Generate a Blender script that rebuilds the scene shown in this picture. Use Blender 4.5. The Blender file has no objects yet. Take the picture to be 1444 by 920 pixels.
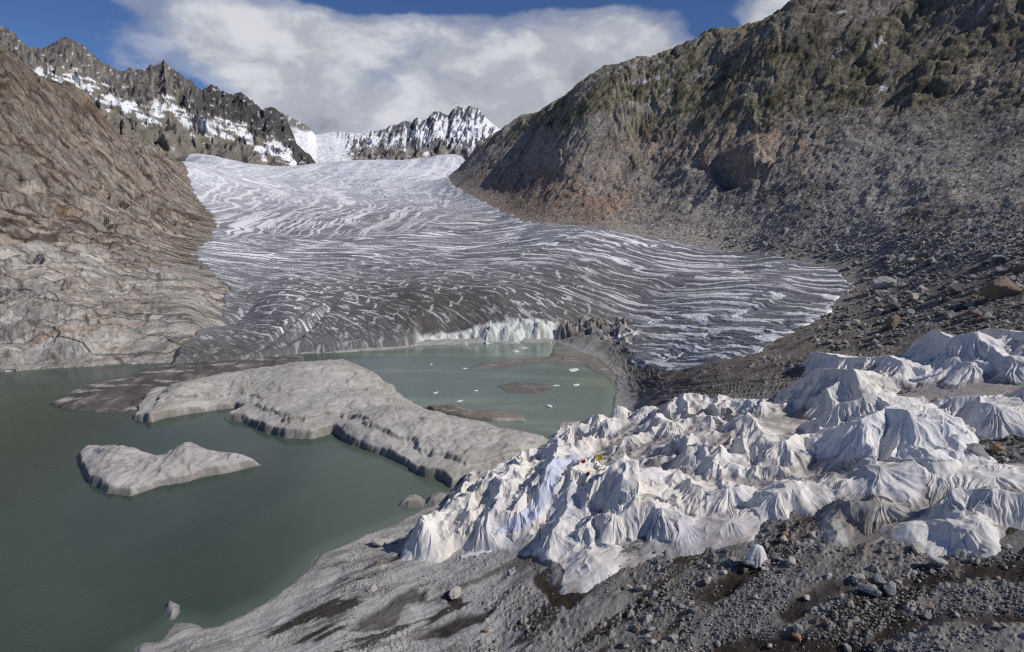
import bpy, math, random
import numpy as np
from math import radians as R
S = bpy.context.scene
COL = S.collection
rng = np.random.RandomState(7)
random.seed(7)

# ------------------------------------------------------------------ camera
H = 70.0; F = 963.0; PITCH = math.atan((460 - 270) / F)
cd = bpy.data.cameras.new('camera'); cam = bpy.data.objects.new('camera', cd); COL.objects.link(cam)
cam.location = (0, 0, H); cam.rotation_euler = (math.pi / 2 - PITCH, 0, 0)
cd.sensor_width = 36; cd.lens = 36 * F / 1444; cd.clip_start = 1; cd.clip_end = 60000
S.camera = cam

# ------------------------------------------------------------------ light, sky
SUN_EL, SUN_AZ = R(41), R(110)      # azimuth measured from +Y (view direction) towards +X
w = bpy.data.worlds.new('World'); S.world = w; w.use_nodes = True
S.view_settings.view_transform = 'Standard'; S.view_settings.look = 'None'
S.view_settings.exposure = -0.48; S.view_settings.gamma = 1
sl = bpy.data.lights.new('sun', 'SUN'); sun = bpy.data.objects.new('sun', sl); COL.objects.link(sun)
sl.energy = 5.0; sl.angle = R(0.55); sl.color = (1, .945, .87)
sun.rotation_euler = (math.pi / 2 - SUN_EL, 0, math.pi - SUN_AZ)
sun.location = (300, 0, 500)

class NT:
    def __init__(s, nt): s.nt = nt
    def n(s, t, **k):
        nd = s.nt.nodes.new(t)
        for a, b in k.items():
            if a.startswith('i_'):
                key = a[2:].replace('_', ' ')
                if key.isdigit(): key = int(key)
                nd.inputs[key].default_value = b
            else: setattr(nd, a, b)
        return nd
    def l(s, a, b): s.nt.links.new(a, b)
    def math(s, op, a, b=None, c=None, clamp=False):
        m = s.nt.nodes.new('ShaderNodeMath'); m.operation = op; m.use_clamp = clamp
        for i, v in enumerate((a, b, c)):
            if v is None: continue
            if isinstance(v, (int, float)): m.inputs[i].default_value = v
            else: s.l(v, m.inputs[i])
        return m.outputs[0]
    def mix(s, f, a, b, mode='MIX'):
        m = s.nt.nodes.new('ShaderNodeMix'); m.data_type = 'RGBA'; m.blend_type = mode
        for i, v in ((0, f), (6, a), (7, b)):
            if isinstance(v, (int, float)): m.inputs[i].default_value = v
            elif isinstance(v, tuple): m.inputs[i].default_value = (*v, 1)[:4]
            else: s.l(v, m.inputs[i])
        return m.outputs[2]
    def ramp(s, f, pts, interp='LINEAR'):
        r = s.nt.nodes.new('ShaderNodeValToRGB'); s.l(f, r.inputs[0]); r.color_ramp.interpolation = interp
        e = r.color_ramp.elements
        while len(e) < len(pts): e.new(.5)
        for q, (p, c) in zip(e, pts):
            q.position = p; q.color = (c, c, c, 1) if isinstance(c, (int, float)) else (*c, 1)
        return r.outputs[0]
    def noise(s, vec, scale, detail=6, rough=.55, dist=0.0, lac=2.0):
        q = s.nt.nodes.new('ShaderNodeTexNoise'); s.l(vec, q.inputs['Vector'])
        q.inputs['Scale'].default_value = scale; q.inputs['Detail'].default_value = detail
        q.inputs['Roughness'].default_value = rough; q.inputs['Distortion'].default_value = dist
        return q.outputs[0]

def build_world():
    nt = w.node_tree; nt.nodes.clear(); g = NT(nt)
    out = g.n('ShaderNodeOutputWorld'); bg = g.n('ShaderNodeBackground'); g.l(bg.outputs[0], out.inputs[0])
    sky = g.n('ShaderNodeTexSky'); sky.sky_type = 'NISHITA'; sky.sun_disc = False
    sky.sun_elevation = SUN_EL; sky.sun_rotation = SUN_AZ; sky.altitude = 2300; sky.air_density = .9; sky.dust_density = .3; sky.ozone_density = 2.5
    tc = g.n('ShaderNodeTexCoord'); sp = g.n('ShaderNodeSeparateXYZ'); g.l(tc.outputs['Generated'], sp.inputs[0])
    x, y, z = sp.outputs
    # cloud layer: direction flattened so that clouds stretch towards the skyline
    sc = g.n('ShaderNodeVectorMath', operation='MULTIPLY'); g.l(tc.outputs['Generated'], sc.inputs[0]); sc.inputs[1].default_value = (1, 1, 1.7)
    v = sc.outputs[0]
    n1 = g.noise(v, 3.2, 9, .58, .25)
    n2 = g.noise(v, 9.0, 8, .6, .3)
    ax = g.math('DIVIDE', x, g.math('MAXIMUM', y, .05))          # tan(azimuth)
    # clear patch over the ridge (high and to the left), clear band near the top
    def gauss(cx, sx, cz, sz, amp):
        a = g.math('POWER', g.math('ABSOLUTE', g.math('DIVIDE', g.math('SUBTRACT', ax, cx), sx)), 2)
        b = g.math('POWER', g.math('ABSOLUTE', g.math('DIVIDE', g.math('SUBTRACT', z, cz), sz)), 2)
        return g.math('MULTIPLY', g.math('EXPONENT', g.math('MULTIPLY', g.math('ADD', a, b), -1)), amp)
    cov = g.math('ADD', .60, g.math('MULTIPLY', g.math('SUBTRACT', n1, .5), 1.15))
    cov = g.math('ADD', cov, g.math('MULTIPLY', g.math('SUBTRACT', n2, .5), .35))
    for a in ((-.72, .19, .17, .07, -.75), (-.46, .09, .115, .03, -.5), (.05, .27, .262, .034, -.66), (-.2, .13, .245, .018, -.3), (.285, .03, .205, .013, -.5), (.375, .05, .24, .035, .45), (.05, .45, .12, .07, .3), (-.33, .14, .2, .04, .3)):
        cov = g.math('ADD', cov, gauss(*a))
    # unseen sky overhead and behind the viewer thinned of cloud to dim the fill
    clear = g.math('MAXIMUM', g.math('MULTIPLY', g.math('SUBTRACT', .35, y), 1.2, clamp=True), g.math('MULTIPLY', g.math('SUBTRACT', z, .36), 3.0, clamp=True))
    cov = g.math('SUBTRACT', cov, g.math('MULTIPLY', clear, .30))
    den = g.ramp(cov, [(.36, 0.0), (.50, .45), (.70, 1.0)], 'EASE')
    # shading of the cloud itself: thick parts greyer below
    thick = g.math('ADD', g.math('MULTIPLY', n2, .8), g.math('MULTIPLY', g.noise(v, 2.0, 4, .5), .6))
    ccol = g.ramp(thick, [(.48, (3.6, 3.9, 4.8)), (.66, (5.9, 6.2, 7.1)), (.84, (9.2, 9.4, 10.0))], 'EASE')
    skyc = g.mix(1.0, sky.outputs[0], (.55, .70, .98), 'MULTIPLY')
    col = g.mix(den, skyc, ccol)
    g.l(col, bg.inputs[0]); bg.inputs[1].default_value = .1
build_world()
S.cycles.max_bounces = 5; S.cycles.diffuse_bounces = 3; S.cycles.glossy_bounces = 3; S.cycles.volume_bounces = 4
S.cycles.transparent_max_bounces = 8; S.cycles.use_denoising = False; S.cycles.filter_width = 1.25

# ------------------------------------------------------------------ numeric helpers
_p = np.arange(1024); np.random.RandomState(3).shuffle(_p); PERM = np.concatenate([_p, _p]).astype(np.int32)
_a = np.random.RandomState(5).rand(1024) * 2 * np.pi; GX, GY = np.cos(_a).astype(np.float32), np.sin(_a).astype(np.float32)
def pn(x, y, seed=0):
    x = np.asarray(x, np.float64) + seed * 37.31; y = np.asarray(y, np.float64) + seed * 17.77
    xi = np.floor(x); yi = np.floor(y); fx = (x - xi).astype(np.float32); fy = (y - yi).astype(np.float32)
    xi = xi.astype(np.int64) & 1023; yi = yi.astype(np.int64) & 1023
    x1 = (xi + 1) & 1023; y1 = (yi + 1) & 1023
    u = fx * fx * fx * (fx * (fx * 6 - 15) + 10); v = fy * fy * fy * (fy * (fy * 6 - 15) + 10)
    def gr(ix, iy, dx, dy):
        h = PERM[PERM[ix] + iy]; return GX[h] * dx + GY[h] * dy
    a = gr(xi, yi, fx, fy); b = gr(x1, yi, fx - 1, fy); c = gr(xi, y1, fx, fy - 1); d = gr(x1, y1, fx - 1, fy - 1)
    return ((a + (b - a) * u) * (1 - v) + (c + (d - c) * u) * v) * 1.5
def fbm(x, y, o=5, g=.5, lac=2.03, seed=0):
    s = 0; a = 1.; t = 0
    for i in range(o):
        s = s + a * pn(x, y, seed + i); t += a; a *= g; x = x * lac; y = y * lac
    return s / t
def ridged(x, y, o=5, g=.5, lac=2.07, seed=0):
    s = 0; a = 1.; t = 0
    for i in range(o):
        s = s + a * (1 - 2 * np.abs(pn(x, y, seed + i))); t += a; a *= g; x = x * lac; y = y * lac
    return s / t
def sstep(a, b, x):
    t = np.clip((x - a) / (b - a), 0, 1); return t * t * (3 - 2 * t)
def lerp(a, b, t): return a + (b - a) * t
def clerp(a, b, t): return a + (np.asarray(b, np.float32) - a) * np.asarray(t, np.float32)[..., None]

cp, sp_ = math.cos(PITCH), math.sin(PITCH)
def ray(px, py):
    a = (px - 722.) / F; b = (460. - py) / F
    return np.array([a, cp + b * sp_, -sp_ + b * cp])
def te(px, py):
    d = ray(px, py); return d[2] / math.hypot(d[0], d[1])
def azi(px, py):
    d = ray(px, py); return math.atan2(d[0], d[1])
def at_r(px, py, r):
    d = ray(px, py); k = r / math.hypot(d[0], d[1]); return np.array([d[0] * k, d[1] * k, H + d[2] * k])
def at_z(px, py, z=0.):
    d = ray(px, py); k = (z - H) / d[2]; return np.array([d[0] * k, d[1] * k, z])
def project(x, y, z):
    zz = z - H; dep = y * cp - zz * sp_; up = y * sp_ + zz * cp
    return 722 + F * x / dep, 460 - F * up / dep

class RBF:
    def __init__(s, pts, smooth=1e-3):
        A = np.array(pts, float); s.c = np.stack([np.arctan2(A[:, 0], A[:, 1]) * 3, np.log(np.hypot(A[:, 0], A[:, 1])) * 1.3], 1)
        n = len(A); d = np.linalg.norm(s.c[:, None] - s.c[None], axis=2)
        K = s.k(d) + np.eye(n) * smooth; Pm = np.c_[np.ones(n), s.c]
        M = np.zeros((n + 3, n + 3)); M[:n, :n] = K; M[:n, n:] = Pm; M[n:, :n] = Pm.T
        s.w = np.linalg.solve(M, np.r_[A[:, 2], 0, 0, 0])
    def k(s, d): return np.where(d > 1e-9, d * d * np.log(np.maximum(d, 1e-9)), 0)
    def __call__(s, x, y):
        x = np.asarray(x, float); sh = x.shape; u = (np.arctan2(x, y) * 3).ravel(); v = (np.log(np.maximum(np.hypot(x, y), 5)) * 1.3).ravel()
        o = s.w[-3] + s.w[-2] * u + s.w[-1] * v
        for i in range(len(s.c)):
            d2 = (u - s.c[i, 0]) ** 2 + (v - s.c[i, 1]) ** 2 + 1e-12
            o += s.w[i] * .5 * d2 * np.log(d2)
        return o.reshape(sh)

def sdist(poly, x, y):
    """signed distance to a polygon, positive inside"""
    P = np.asarray(poly, float)[:, :2]; n = len(P); sh = x.shape; x = x.ravel(); y = y.ravel()
    d2 = np.full(x.shape, 1e18); ins = np.zeros(x.shape, bool)
    for i in range(n):
        ax, ay = P[i]; bx, by = P[(i + 1) % n]; ex, ey = bx - ax, by - ay
        t = np.clip(((x - ax) * ex + (y - ay) * ey) / (ex * ex + ey * ey + 1e-12), 0, 1)
        d2 = np.minimum(d2, (x - ax - t * ex) ** 2 + (y - ay - t * ey) ** 2)
        c = (ay > y) != (by > y)
        with np.errstate(divide='ignore', invalid='ignore'):
            xx = ex * (y - ay) / (by - ay if by != ay else 1e-9) + ax
        ins ^= c & (x < xx)
    d = np.sqrt(d2); return np.where(ins, d, -d).reshape(sh)

def grid_mesh(name, X, Y, Z, col, mat, keep=None, extra=None, smooth=True):
    """one mesh object from grid arrays (rows, cols); keep = boolean per quad"""
    nr, nc = X.shape
    idx = np.arange(nr * nc, dtype=np.int32).reshape(nr, nc)
    q = np.stack([idx[:-1, :-1], idx[:-1, 1:], idx[1:, 1:], idx[1:, :-1]], -1).reshape(-1, 4)
    if keep is not None: q = q[keep.ravel()]
    used = np.zeros(nr * nc, bool); used[q.ravel()] = True
    mp = np.cumsum(used).astype(np.int32) - 1
    V = np.stack([X, Y, Z], -1).reshape(-1, 3)[used].astype(np.float32); q = mp[q]
    me = bpy.data.meshes.new(name); me.vertices.add(len(V)); me.vertices.foreach_set('co', V.ravel())
    me.loops.add(q.size); me.loops.foreach_set('vertex_index', q.ravel().astype(np.int32))
    me.polygons.add(len(q)); me.polygons.foreach_set('loop_start', np.arange(0, q.size, 4, dtype=np.int32))
    me.polygons.foreach_set('use_smooth', np.full(len(q), smooth))
    me.update(calc_edges=True)
    if col is not None:
        c = np.ones((nr * nc, 4), np.float32); c[:, :3] = np.clip(col.reshape(-1, 3), 0, 1)
        a = me.attributes.new('col', 'FLOAT_COLOR', 'POINT'); a.data.foreach_set('color', c[used].ravel())
    for k, v in (extra or {}).items():
        a = me.attributes.new(k, 'FLOAT', 'POINT'); a.data.foreach_set('value', v.reshape(-1)[used].astype(np.float32).ravel())
    me.materials.append(mat); o = bpy.data.objects.new(name, me); COL.objects.link(o); return o
def struct(o, kind='structure'): o['kind'] = kind; return o
def tag(o, label, cat, group=None):
    o['label'] = label; o['category'] = cat
    if group: o['group'] = group
    return o

# ------------------------------------------------------------------ materials
def surf_mat(name, bump_scale=.5, bump=.4, dist=.3, rough=.9, spec=.2, mott=.35, fine=3.0, aniso=None, second=None):
    m = bpy.data.materials.new(name); m.use_nodes = True; nt = m.node_tree; nt.nodes.clear(); g = NT(nt)
    o = g.n('ShaderNodeOutputMaterial'); b = g.n('ShaderNodeBsdfPrincipled'); g.l(b.outputs[0], o.inputs[0])
    at = g.n('ShaderNodeAttribute', attribute_name='col'); tc = g.n('ShaderNodeTexCoord'); v = tc.outputs['Object']
    if aniso:
        mp = g.n('ShaderNodeMapping'); g.l(v, mp.inputs[0]); mp.inputs['Rotation'].default_value = (0, 0, aniso[0]); mp.inputs['Scale'].default_value = aniso[1]; v2 = mp.outputs[0]
    else: v2 = v
    n1 = g.noise(v2, fine, 8, .65); n2 = g.noise(v2, fine * .18, 6, .6, .4)
    f = g.math('ADD', g.math('MULTIPLY', g.math('SUBTRACT', n1, .5), mott * 2.2), g.math('MULTIPLY', g.math('SUBTRACT', n2, .5), mott * 1.6))
    f = g.math('ADD', f, 1.0)
    cmb = g.n('ShaderNodeVectorMath', operation='SCALE'); g.l(at.outputs['Color'], cmb.inputs[0]); g.l(f, cmb.inputs['Scale'])
    g.l(cmb.outputs[0], b.inputs['Base Color'])
    b.inputs['Roughness'].default_value = rough; b.inputs['Specular IOR Level'].default_value = spec
    h = g.noise(v2, bump_scale, 12, .62)
    if second:
        vo = g.n('ShaderNodeTexVoronoi', feature='DISTANCE_TO_EDGE'); g.l(v, vo.inputs['Vector']); vo.inputs['Scale'].default_value = second
        h = g.math('ADD', h, g.math('MULTIPLY', g.math('MINIMUM', vo.outputs[0], .25), .8))
    bp = g.n('ShaderNodeBump'); bp.inputs['Strength'].default_value = bump; bp.inputs['Distance'].default_value = dist
    g.l(h, bp.inputs['Height']); g.l(bp.outputs[0], b.inputs['Normal'])
    return m
def rock_face_mat(name, ang, stretch, scale, amp, mott, joint=.55, small=.5):
    """rock with dark joints: two layers of long cracked blocks, strong fine grain"""
    m = surf_mat(name, scale * 1.2, .9, amp, .95, .1, mott, scale * 2.2)
    nt = m.node_tree; g = NT(nt); b = [n for n in nt.nodes if n.type == 'BSDF_PRINCIPLED'][0]; tc = [n for n in nt.nodes if n.type == 'TEX_COORD'][0]
    nz = g.n('ShaderNodeTexNoise'); g.l(tc.outputs['Object'], nz.inputs['Vector']); nz.inputs['Scale'].default_value = scale * .35; nz.inputs['Detail'].default_value = 4
    mx = g.n('ShaderNodeVectorMath', operation='MULTIPLY_ADD'); g.l(nz.outputs['Color'], mx.inputs[0]); mx.inputs[1].default_value = (3.4 / scale,) * 3; g.l(tc.outputs['Object'], mx.inputs[2])
    mp = g.n('ShaderNodeMapping'); g.l(mx.outputs[0], mp.inputs[0]); mp.inputs['Rotation'].default_value = (0, 0, -ang); mp.inputs['Scale'].default_value = stretch
    cr = []
    for sc, wd in ((scale * .45, .05), (scale * 1.3, .07)):
        v = g.n('ShaderNodeTexVoronoi', feature='DISTANCE_TO_EDGE'); g.l(mp.outputs[0], v.inputs['Vector']); v.inputs['Scale'].default_value = sc
        cr.append(g.math('DIVIDE', v.outputs[0], wd, clamp=True))
    k = g.math('MULTIPLY', cr[0], g.math('ADD', g.math('MULTIPLY', cr[1], small), 1 - small))
    vc = g.n('ShaderNodeTexVoronoi'); g.l(mp.outputs[0], vc.inputs['Vector']); vc.inputs['Scale'].default_value = scale * 1.3
    sep = g.n('ShaderNodeSeparateColor'); g.l(vc.outputs['Color'], sep.inputs[0])
    old = b.inputs['Base Color'].links[0].from_socket
    f = g.math('MULTIPLY', g.math('ADD', g.math('MULTIPLY', k, joint), 1 - joint), g.math('ADD', g.math('MULTIPLY', sep.outputs[0], .45), .78))
    sv = g.n('ShaderNodeVectorMath', operation='SCALE'); g.l(old, sv.inputs[0]); g.l(f, sv.inputs['Scale']); g.l(sv.outputs[0], b.inputs['Base Color'])
    bp = [n for n in nt.nodes if n.type == 'BUMP'][0]; h = bp.inputs['Height'].links[0].from_socket
    g.l(g.math('ADD', h, g.math('ADD', g.math('MULTIPLY', k, .35), g.math('MULTIPLY', sep.outputs[1], .35))), bp.inputs['Height'])
    return m
M_ground = surf_mat('ground_rock', 1.3, .8, .45, .92, .15, .3, 3.2)
M_hill = surf_mat('hill_rock', .5, .8, 1.3, .95, .1, .3, 1.1)
M_far = surf_mat('mountain_rock', .02, 1.0, 18, .95, .1, .35, .08)
M_ice = surf_mat('glacier_ice', .3, .7, .9, .7, .3, .22, .8)
M_slab = surf_mat('smooth_slab', .8, .55, .3, .85, .2, .2, 1.6)
M_cloth = surf_mat('fleece', .9, .25, .15, .95, .05, .06, 2.5)
M_white = surf_mat('white_ice', .6, .9, .6, .45, .5, .12, 1.5)

def water_mat():
    m = bpy.data.materials.new('silty_water'); m.use_nodes = True; nt = m.node_tree; nt.nodes.clear(); g = NT(nt)
    o = g.n('ShaderNodeOutputMaterial'); b = g.n('ShaderNodeBsdfPrincipled'); g.l(b.outputs[0], o.inputs[0])
    tc = g.n('ShaderNodeTexCoord'); v = tc.outputs['Object']
    n = g.noise(v, .012, 5, .55, 1.0)
    c = g.ramp(n, [(.35, (.040, .060, .047)), (.65, (.062, .088, .070))])
    at = g.n('ShaderNodeAttribute', attribute_name='silt')
    c = g.mix(at.outputs['Fac'], c, (.20, .24, .195))
    g.l(c, b.inputs['Base Color']); b.inputs['Roughness'].default_value = .16; b.inputs['IOR'].default_value = 1.33
    b.inputs['Specular IOR Level'].default_value = .5
    mp = g.n('ShaderNodeMapping'); g.l(v, mp.inputs[0]); mp.inputs['Scale'].default_value = (1, 1.6, 1)
    h = g.noise(mp.outputs[0], .9, 6, .6)
    bp = g.n('ShaderNodeBump'); bp.inputs['Strength'].default_value = .22; bp.inputs['Distance'].default_value = .12
    g.l(h, bp.inputs['Height']); g.l(bp.outputs[0], b.inputs['Normal'])
    return m
M_water = water_mat()

# ------------------------------------------------------------------ terrain field
PZ = [  # px, py, z
 (190,915,0),(350,860,0),(450,780,0),(600,715,.3),(700,680,1.5),
 (300,920,1.5),(500,920,3),
 (500,850,2.5),(600,780,2.5),(700,700,4),(850,600,1),(880,540,1),(950,335,38),(850,320,43),(750,295,52),(1220,400,31),(1150,370,33),(1060,350,35),(1300,400,38),(1100,400,27),(1100,440,21.5),(1000,480,12.5),
 (880,440,9),(870,500,2.5),(1000,400,22),(850,400,18),(850,360,30),
 (300,500,2),(430,497,1.5),(500,492,1.5),(590,480,3),(320,450,5),
 (-200,540,0),(0,525,0),(100,518,0),(200,512,.5),(0,450,14),(100,450,14),(200,480,6),(-200,450,14)]
PR = [  # px, py, r
 (1444,330,300),(1444,250,420),(1444,150,540),(1444,0,700),(1444,-150,850),
 (1300,300,400),(1300,200,530),(1300,100,660),(1300,0,780),(1300,-60,850),
 (1130,300,475),(1130,200,600),(1130,100,730),(1130,0,850),
 (1000,300,560),(1000,200,690),(1000,100,830),(1000,48,900),(900,300,620),(900,200,770),(900,86,920),
 (830,250,720),(830,180,800),(830,110,980),(740,250,850),(740,200,1000),(740,167,1100),(690,240,1000),(690,200,1250),(640,262,1050),(640,246,1250),
 (690,460,322),(780,456,325),(700,420,350),(600,430,350),(500,430,370),(400,430,370),(500,380,480),(700,380,440),(600,340,600),(400,340,620),
 (750,330,560),(400,300,820),(600,300,800),(500,270,1150),(400,260,1250),(600,260,1200),(330,290,860),(480,234,1700),(270,238,1450),(600,230,1750),(655,224,1850),(350,238,1500),(290,237,1800),(290,237,2150),(400,237,1700),(420,235,2000),(480,233,2200),(235,245,1700),(235,250,2100),
 (0,400,420),(0,330,480),(0,250,540),(0,150,620),(0,80,680),(100,380,430),(100,300,540),(100,200,680),(100,128,780),
 (200,420,400),(200,350,500),(200,280,680),(200,230,850),(190,202,950),(260,440,360),(280,400,420),(265,365,500),(300,312,700),(270,270,900),(245,238,1150),
 (-200,300,480),(-200,100,620),(-200,0,700)]
BK = [(1130,0,850),(1300,-60,850),(1000,48,880),(900,86,920),(830,110,980),(740,167,1100),(690,200,1250),(0,80,680),(100,128,780),(190,202,950),(-200,0,700),(1444,-150,850)]
def on_plane(px, py, dz=0.):
    """even foreground slope rising to the right: z = 6 + .3 x"""
    d = ray(px, py); k = (6 + dz - H) / (d[2] - .3 * d[0]); return d * k + np.array([0, 0, H])
pts = [at_z(*p) for p in PZ] + [at_r(*p) for p in PR]
pts += [on_plane(*p) for p in [(700,920),(900,920),(1100,920),(1300,920),(1444,920),(500,1300,-2),(900,1200),(1300,1200),(1600,1100),(700,1400),(700,850),(900,850),(1100,850),(1300,850),(1444,850),(1650,900),
    (800,780),(1000,780),(1200,780),(1444,780),(900,700),(1100,700),(1300,700),(1444,700),(1650,700),(1000,600,-5),(1150,620,-3),(1300,620),(1444,620),(1000,530,-7),(1150,500,-5),(1300,480,-3),(1444,480,-1),(1650,500),
    (1444,400)]]
pts += [np.array(p, float) for p in [(150,60,55),(250,120,90),(400,250,145),(500,400,205),(600,200,220),(300,210,105)]]
for (px, py, r) in BK:
    p = at_r(px, py, r); q = p * 1.35; q[2] = p[2] - .12 * r; pts.append(q); q = p * 1.9; q[2] = p[2] - .25 * r; pts.append(q)
TB = RBF(pts)

LAKE = [at_z(*p) for p in [(-700,560),(-300,540),(0,526),(60,521),(120,518),(165,515),(205,513),(300,509),(430,499),(490,497),(560,492),(600,488),(650,486),(700,485),(780,484),
    (800,492),(840,506),(866,530),(866,560),(860,590),(830,612),(780,625),(740,650),(690,668),(655,690),(636,702),(600,718),(560,738),(520,752),(480,768),(450,783),(435,800),(415,820),(385,845),(350,862),(310,880),
    (285,887),(270,880),(245,878),(235,888),(225,905),(205,903),(188,912),(180,935),(60,1080),(-400,1500),(-1500,1200)]]
GLAC = None
GL_R = [(850,322),(950,340),(1050,352),(1100,358),(1160,368),(1190,378),(1222,402),(1195,420),(1185,440),(1160,455),(1110,480),(1090,500),(1000,522),(940,535),(905,530),(880,515)]
GL_0 = [at_r(px, py, r) for (px, py, r) in [(205,512,282),(240,485,320),(280,452,345),(300,415,390),(308,395,420),(285,375,470),(262,364,520),(290,345,600),(300,320,690),(285,295,800),(262,265,960),(245,238,1400),(300,200,2300),(480,200,2300),(680,200,2300),
    (660,222,1900),(625,250,1350),(640,268,1060),(700,288,800),(760,303,640)]]
GL_1 = [at_z(*p) for p in [(865,495,2),(840,488,1.2),(790,484,0),(700,485,0),(600,488,0),(560,492,0),(490,497,0),(430,500,0),(330,512,0),(260,516,0)]]

def field(x, y):
    """land height before fine detail, shoreline and ice carved in"""
    x = np.asarray(x, float); y = np.asarray(y, float)
    T = TB(x, y)
    return T
def shore(x, y, T):
    sd = -sdist(LAKE, x, y)                     # >0 on land
    sd = sd + fbm(x / 9, y / 9, 4, seed=91) * 1.6
    land = np.maximum(T, .4) * sstep(-1, 16, sd) + .5 * sstep(0, 1.2, sd)
    wat = np.maximum(sd * .5, -5)
    return np.where(sd > 0, land, wat), sd

def hit(px, py, h=0., r0=45, r1=1600):
    r = np.exp(np.linspace(math.log(r0), math.log(r1), 1500)); d = ray(px, py); k = r / math.hypot(d[0], d[1])
    x = d[0] * k; y = d[1] * k; z = H + d[2] * k
    T, _ = shore(x, y, field(x, y)); T = np.maximum(T, 0) + h
    i = np.argmax(z < T)
    if not (z < T).any(): i = len(r) - 1
    return np.array([x[i], y[i], T[i] - h])

GLAC = GL_0 + [hit(*p, r0=200) for p in GL_R] + GL_1

def pxmask(poly, px, py, soft):
    return sstep(-soft, soft, sdist(poly, px, py))

# right-hand ground: glacially scoured ribs run up to the right
RIB = math.atan2(*(hit(1400, 395) - hit(960, 530))[[1, 0]])
def rotc(x, y, a): return x * math.cos(a) + y * math.sin(a), -x * math.sin(a) + y * math.cos(a)

BLPX = [(568,788),(590,750),(625,712),(645,683),(700,655),(745,643),(775,625),(792,598),(850,592),(905,585),(960,568),(1040,566),(1090,562),(1120,545),(1140,520),(1155,500),(1225,506),(1270,512),(1290,490),(1312,470),(1376,472),(1420,468),(1500,470),(1700,480),
        (1700,600),(1500,610),(1440,600),(1395,615),(1350,640),(1368,640),(1360,632),(1240,655),(1300,662),(1444,655),(1600,660),(1600,735),(1444,742),(1400,762),(1350,765),(1305,755),(1290,768),(1200,775),(1165,770),(1145,735),(1115,715),(1075,735),(1060,768),(1000,775),(930,790),(870,805),(862,812),(820,830),(795,838),(775,800),(740,782),(690,778),(640,772),(610,790)]
BLANK = [hit(*p) for p in BLPX]

def coarse(fn, X, Y, k=5):
    nr, nc = X.shape; ir = np.linspace(0, nr - 1, nr // k + 2); ic = np.linspace(0, nc - 1, nc // k + 2)
    A = np.arctan2(X[0], Y[0]); Rr = np.hypot(X[:, 0], Y[:, 0])
    ca = np.interp(ic, np.arange(nc), A); cr = np.exp(np.interp(ir, np.arange(nr), np.log(Rr)))
    CA, CR = np.meshgrid(ca, cr); G = fn(np.sin(CA) * CR, np.cos(CA) * CR)
    def up(G, n):
        m = G.shape[0]; t = np.linspace(0, m - 1, n); i = np.clip(t.astype(int), 0, m - 2); f = (t - i)[:, None]
        p0 = G[np.clip(i - 1, 0, m - 1)]; p1 = G[i]; p2 = G[i + 1]; p3 = G[np.clip(i + 2, 0, m - 1)]
        return p1 + .5 * f * (p2 - p0 + f * (2 * p0 - 5 * p1 + 4 * p2 - p3 + f * (3 * (p1 - p2) + p3 - p0)))
    return up(up(G, nr).T.copy(), nc).T.copy()
def cdist(poly, X, Y, k=3): return coarse(lambda a, b: sdist(poly, a, b), X, Y, k)

def worley(x, y, seed=0, jit=.9):
    """F1, F2, offset to the nearest point, its hash (0..1023)"""
    x = np.asarray(x, np.float64) + seed * 13.7; y = np.asarray(y, np.float64) + seed * 7.3
    xi = np.floor(x).astype(np.int64); yi = np.floor(y).astype(np.int64); fx = (x - xi).astype(np.float32); fy = (y - yi).astype(np.float32)
    f1 = np.full(x.shape, 9., np.float32); f2 = f1.copy(); ox = np.zeros(x.shape, np.float32); oy = ox.copy(); hh = np.zeros(x.shape, np.int32)
    for j in (-1, 0, 1):
        for i in (-1, 0, 1):
            h = PERM[PERM[(xi + i) & 1023] + ((yi + j) & 1023)]
            dx = fx - i - .5 - (RND[h] - .5) * jit; dy = fy - j - .5 - (RND[1023 - h] - .5) * jit
            d = dx * dx + dy * dy; m = d < f1
            f2 = np.where(m, f1, np.minimum(f2, d)); f1 = np.where(m, d, f1); ox = np.where(m, dx, ox); oy = np.where(m, dy, oy); hh = np.where(m, h, hh)
    return np.sqrt(f1), np.sqrt(f2), ox, oy, hh
RND = np.random.RandomState(9).rand(1024).astype(np.float32); RN2 = np.random.RandomState(10).rand(1024).astype(np.float32)
def facets(x, y, seed=0, tilt=1.0, step=1.0):
    f1, f2, ox, oy, h = worley(x, y, seed)
    e = f2 - f1
    return ((RND[h] - .5) * step + tilt * ((RN2[h] - .5) * ox + (RN2[1023 - h] - .5) * oy) * 2) * (.12 + .88 * sstep(0, .3, e)) - .22 * sstep(.16, 0, e), e, h
def stones(x, y, seed, density=.5, size=.42):
    """separate stones lying on the surface: height (in cell units) and a tint"""
    f1, f2, ox, oy, h = worley(x, y, seed, .8)
    rad = size * (.35 + .65 * RN2[h]); th = np.arctan2(oy, ox)
    rad = rad * (1 + .22 * np.cos(th * 2 + h) + .12 * np.cos(th * 5 + h * 2.1))
    on = RND[h] < density
    z = np.where(on, sstep(0, 1, np.clip(1.25 * (1 - f1 / rad), 0, 1)) * rad * 1.1 * (1 + .5 * (RND[1023 - h] - .5) * ox / rad), 0)
    return z, (z > .03), RN2[1023 - h]

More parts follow.
